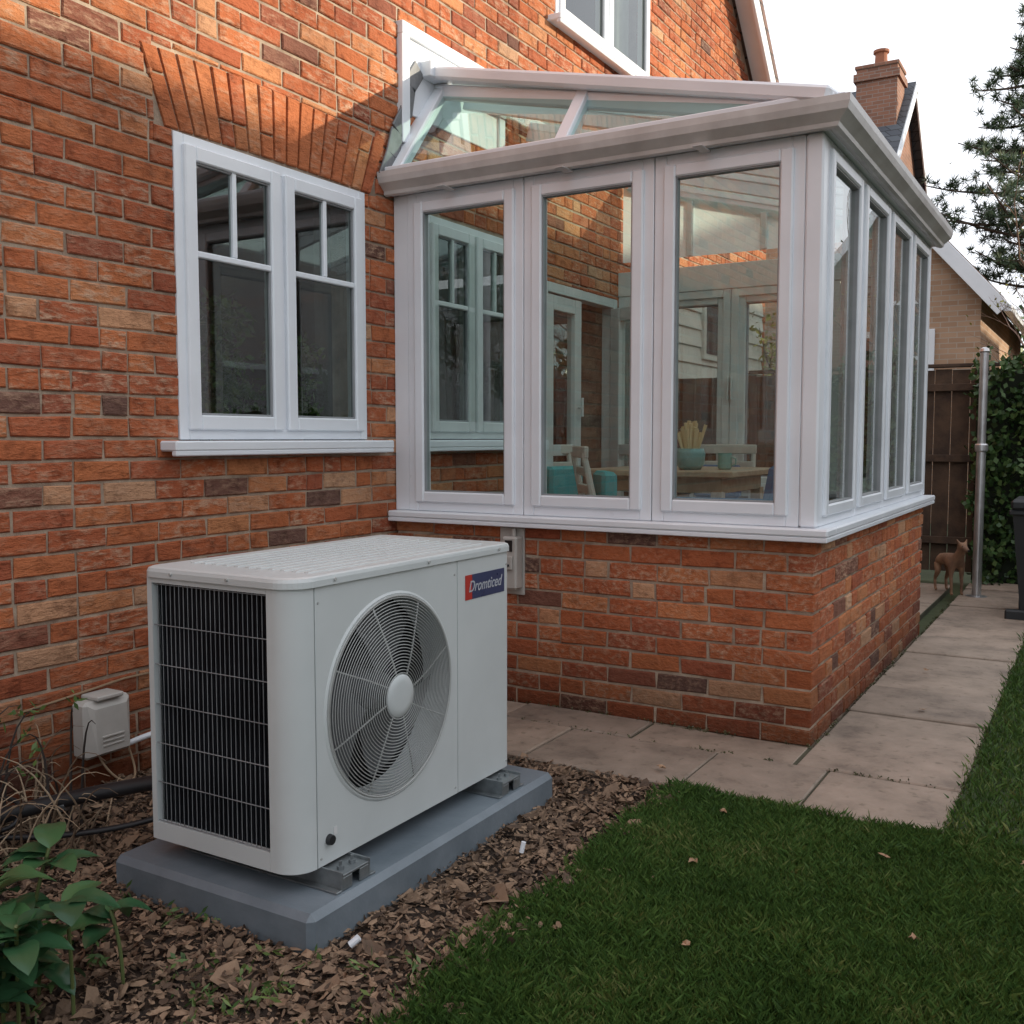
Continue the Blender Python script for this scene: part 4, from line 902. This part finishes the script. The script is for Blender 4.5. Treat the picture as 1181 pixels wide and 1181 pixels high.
def pine(loc,H):
    e=empty('pine_tree'); mb=MB(); x,y,z=loc
    tr=[(x+.15*math.sin(i*.7),y+.1*math.cos(i),H*i/10) for i in range(11)]
    mb.tube(tr,lambda t:.20*(1-.85*t),8); nv=[];nf=[]
    for k in range(70):
        t=.42+.58*(k/70)+random.uniform(-.02,.02); t=min(t,.99); i=int(t*10); q=Vector(tr[i]).lerp(Vector(tr[min(10,i+1)]),t*10-i)
        a=k*2.4+random.uniform(-.4,.4); L=(2.5*(1-t)**.6+.35)*random.uniform(.5,1.15)
        end=q+Vector((math.cos(a)*L,math.sin(a)*L,L*random.uniform(.05,.4))); mid=q.lerp(end,.5)+Vector((0,0,-.1*L))
        B=bez([tuple(q),tuple(mid),tuple(end)],6); mb.tube(B,lambda s:.035*(1-.7*s),5)
        for j in range(int(8+L*7)):
            s=random.uniform(.3,1); bp_=Vector(B[int(s*6)])+Vector((random.gauss(0,.16*L**.5),random.gauss(0,.16*L**.5),random.uniform(-.05,.22)))
            mb.cyl(B[int(s*6)],bp_,.008,.004,4,False)
            for m in range(30):
                d=Vector((random.gauss(0,1),random.gauss(0,1),random.gauss(.4,.9))).normalized(); l=random.uniform(.10,.20); sd=d.orthogonal().normalized()*.012
                b0=bp_+d*.02; b_=len(nv); nv.extend([tuple(b0-sd),tuple(b0+sd),tuple(b0+d*l)]); nf.append((b_,b_+1,b_+2))
    mb.done('trunk_and_limbs',BARK,e,True,recalc=False)
    me=bpy.data.meshes.new('needles'); me.from_pydata(nv,[],nf); link('needles',me,leafmat('pine_needle',[(0,(.022,.045,.022)),(.5,(.05,.085,.04)),(1,(.10,.14,.055))]),e)
pine((1.65,22.0,0),9.4)
cs=[];sz=[]
for _ in range(260): cs.append((random.uniform(-14,22),random.uniform(36,46),random.uniform(0,5.0))); sz.append(random.uniform(.6,1.3))
leafobj('distant_trees',LEAFM,None,cs,sz,26,.5,.35)
# ================================================================ light / sky / camera
sd=Vector((1,.55,.19)).normalized(); elev=math.asin(sd.z)
w=bpy.data.worlds.new('World'); S.world=w; w.use_nodes=True; nt=w.node_tree; L=nt.links
sk=nt.nodes.new('ShaderNodeTexSky'); sk.sky_type='NISHITA'; sk.sun_disc=False; sk.sun_elevation=elev; sk.sun_rotation=math.atan2(sd.x,sd.y); sk.dust_density=2.5; sk.air_density=1.0
# thin bright high cloud veil over the clear sky
tc=N(nt,'ShaderNodeTexCoord'); mp=N(nt,'ShaderNodeMapping'); mp.inputs['Scale'].default_value=(1,1,2.5); L.new(tc.outputs['Generated'],mp.inputs[0])
cn=N(nt,'ShaderNodeTexNoise',i_Scale=1.7,i_Detail=6.0,i_Roughness=.55); L.new(mp.outputs[0],cn.inputs['Vector'])
cr=ramp(nt,[(.30,(.68,.68,.68)),(.65,(1,1,1))]); L.new(cn.outputs['Fac'],cr.inputs['Fac'])
mx=N(nt,'ShaderNodeMix',data_type='RGBA'); L.new(cr.outputs[0],mx.inputs[0]); L.new(sk.outputs[0],mx.inputs[6]); mx.inputs[7].default_value=(9.2,9.5,10.1,1)
L.new(mx.outputs[2],nt.nodes['Background'].inputs[0]); nt.nodes['Background'].inputs[1].default_value=.15
sl=bpy.data.lights.new('sun','SUN'); sl.energy=5; sl.angle=R(.6); sl.color=(1,.88,.68)
so=bpy.data.objects.new('sun',sl); S.collection.objects.link(so); so.rotation_euler=sd.to_track_quat('Z','Y').to_euler()
cam=bpy.data.cameras.new('camera'); co=bpy.data.objects.new('camera',cam); S.collection.objects.link(co); S.camera=co
cam.sensor_width=36; cam.lens=36*1160/1181; cam.clip_end=2000; cam.clip_start=.05
th=R(30.6); p=R(4.19); f=Vector((-math.sin(th)*math.cos(p),math.cos(th)*math.cos(p),-math.sin(p)))
co.location=(2.95,0,1.2); co.rotation_euler=f.to_track_quat('-Z','Y').to_euler()
S.view_settings.view_transform='Standard'; S.view_settings.look='None'; S.view_settings.exposure=0
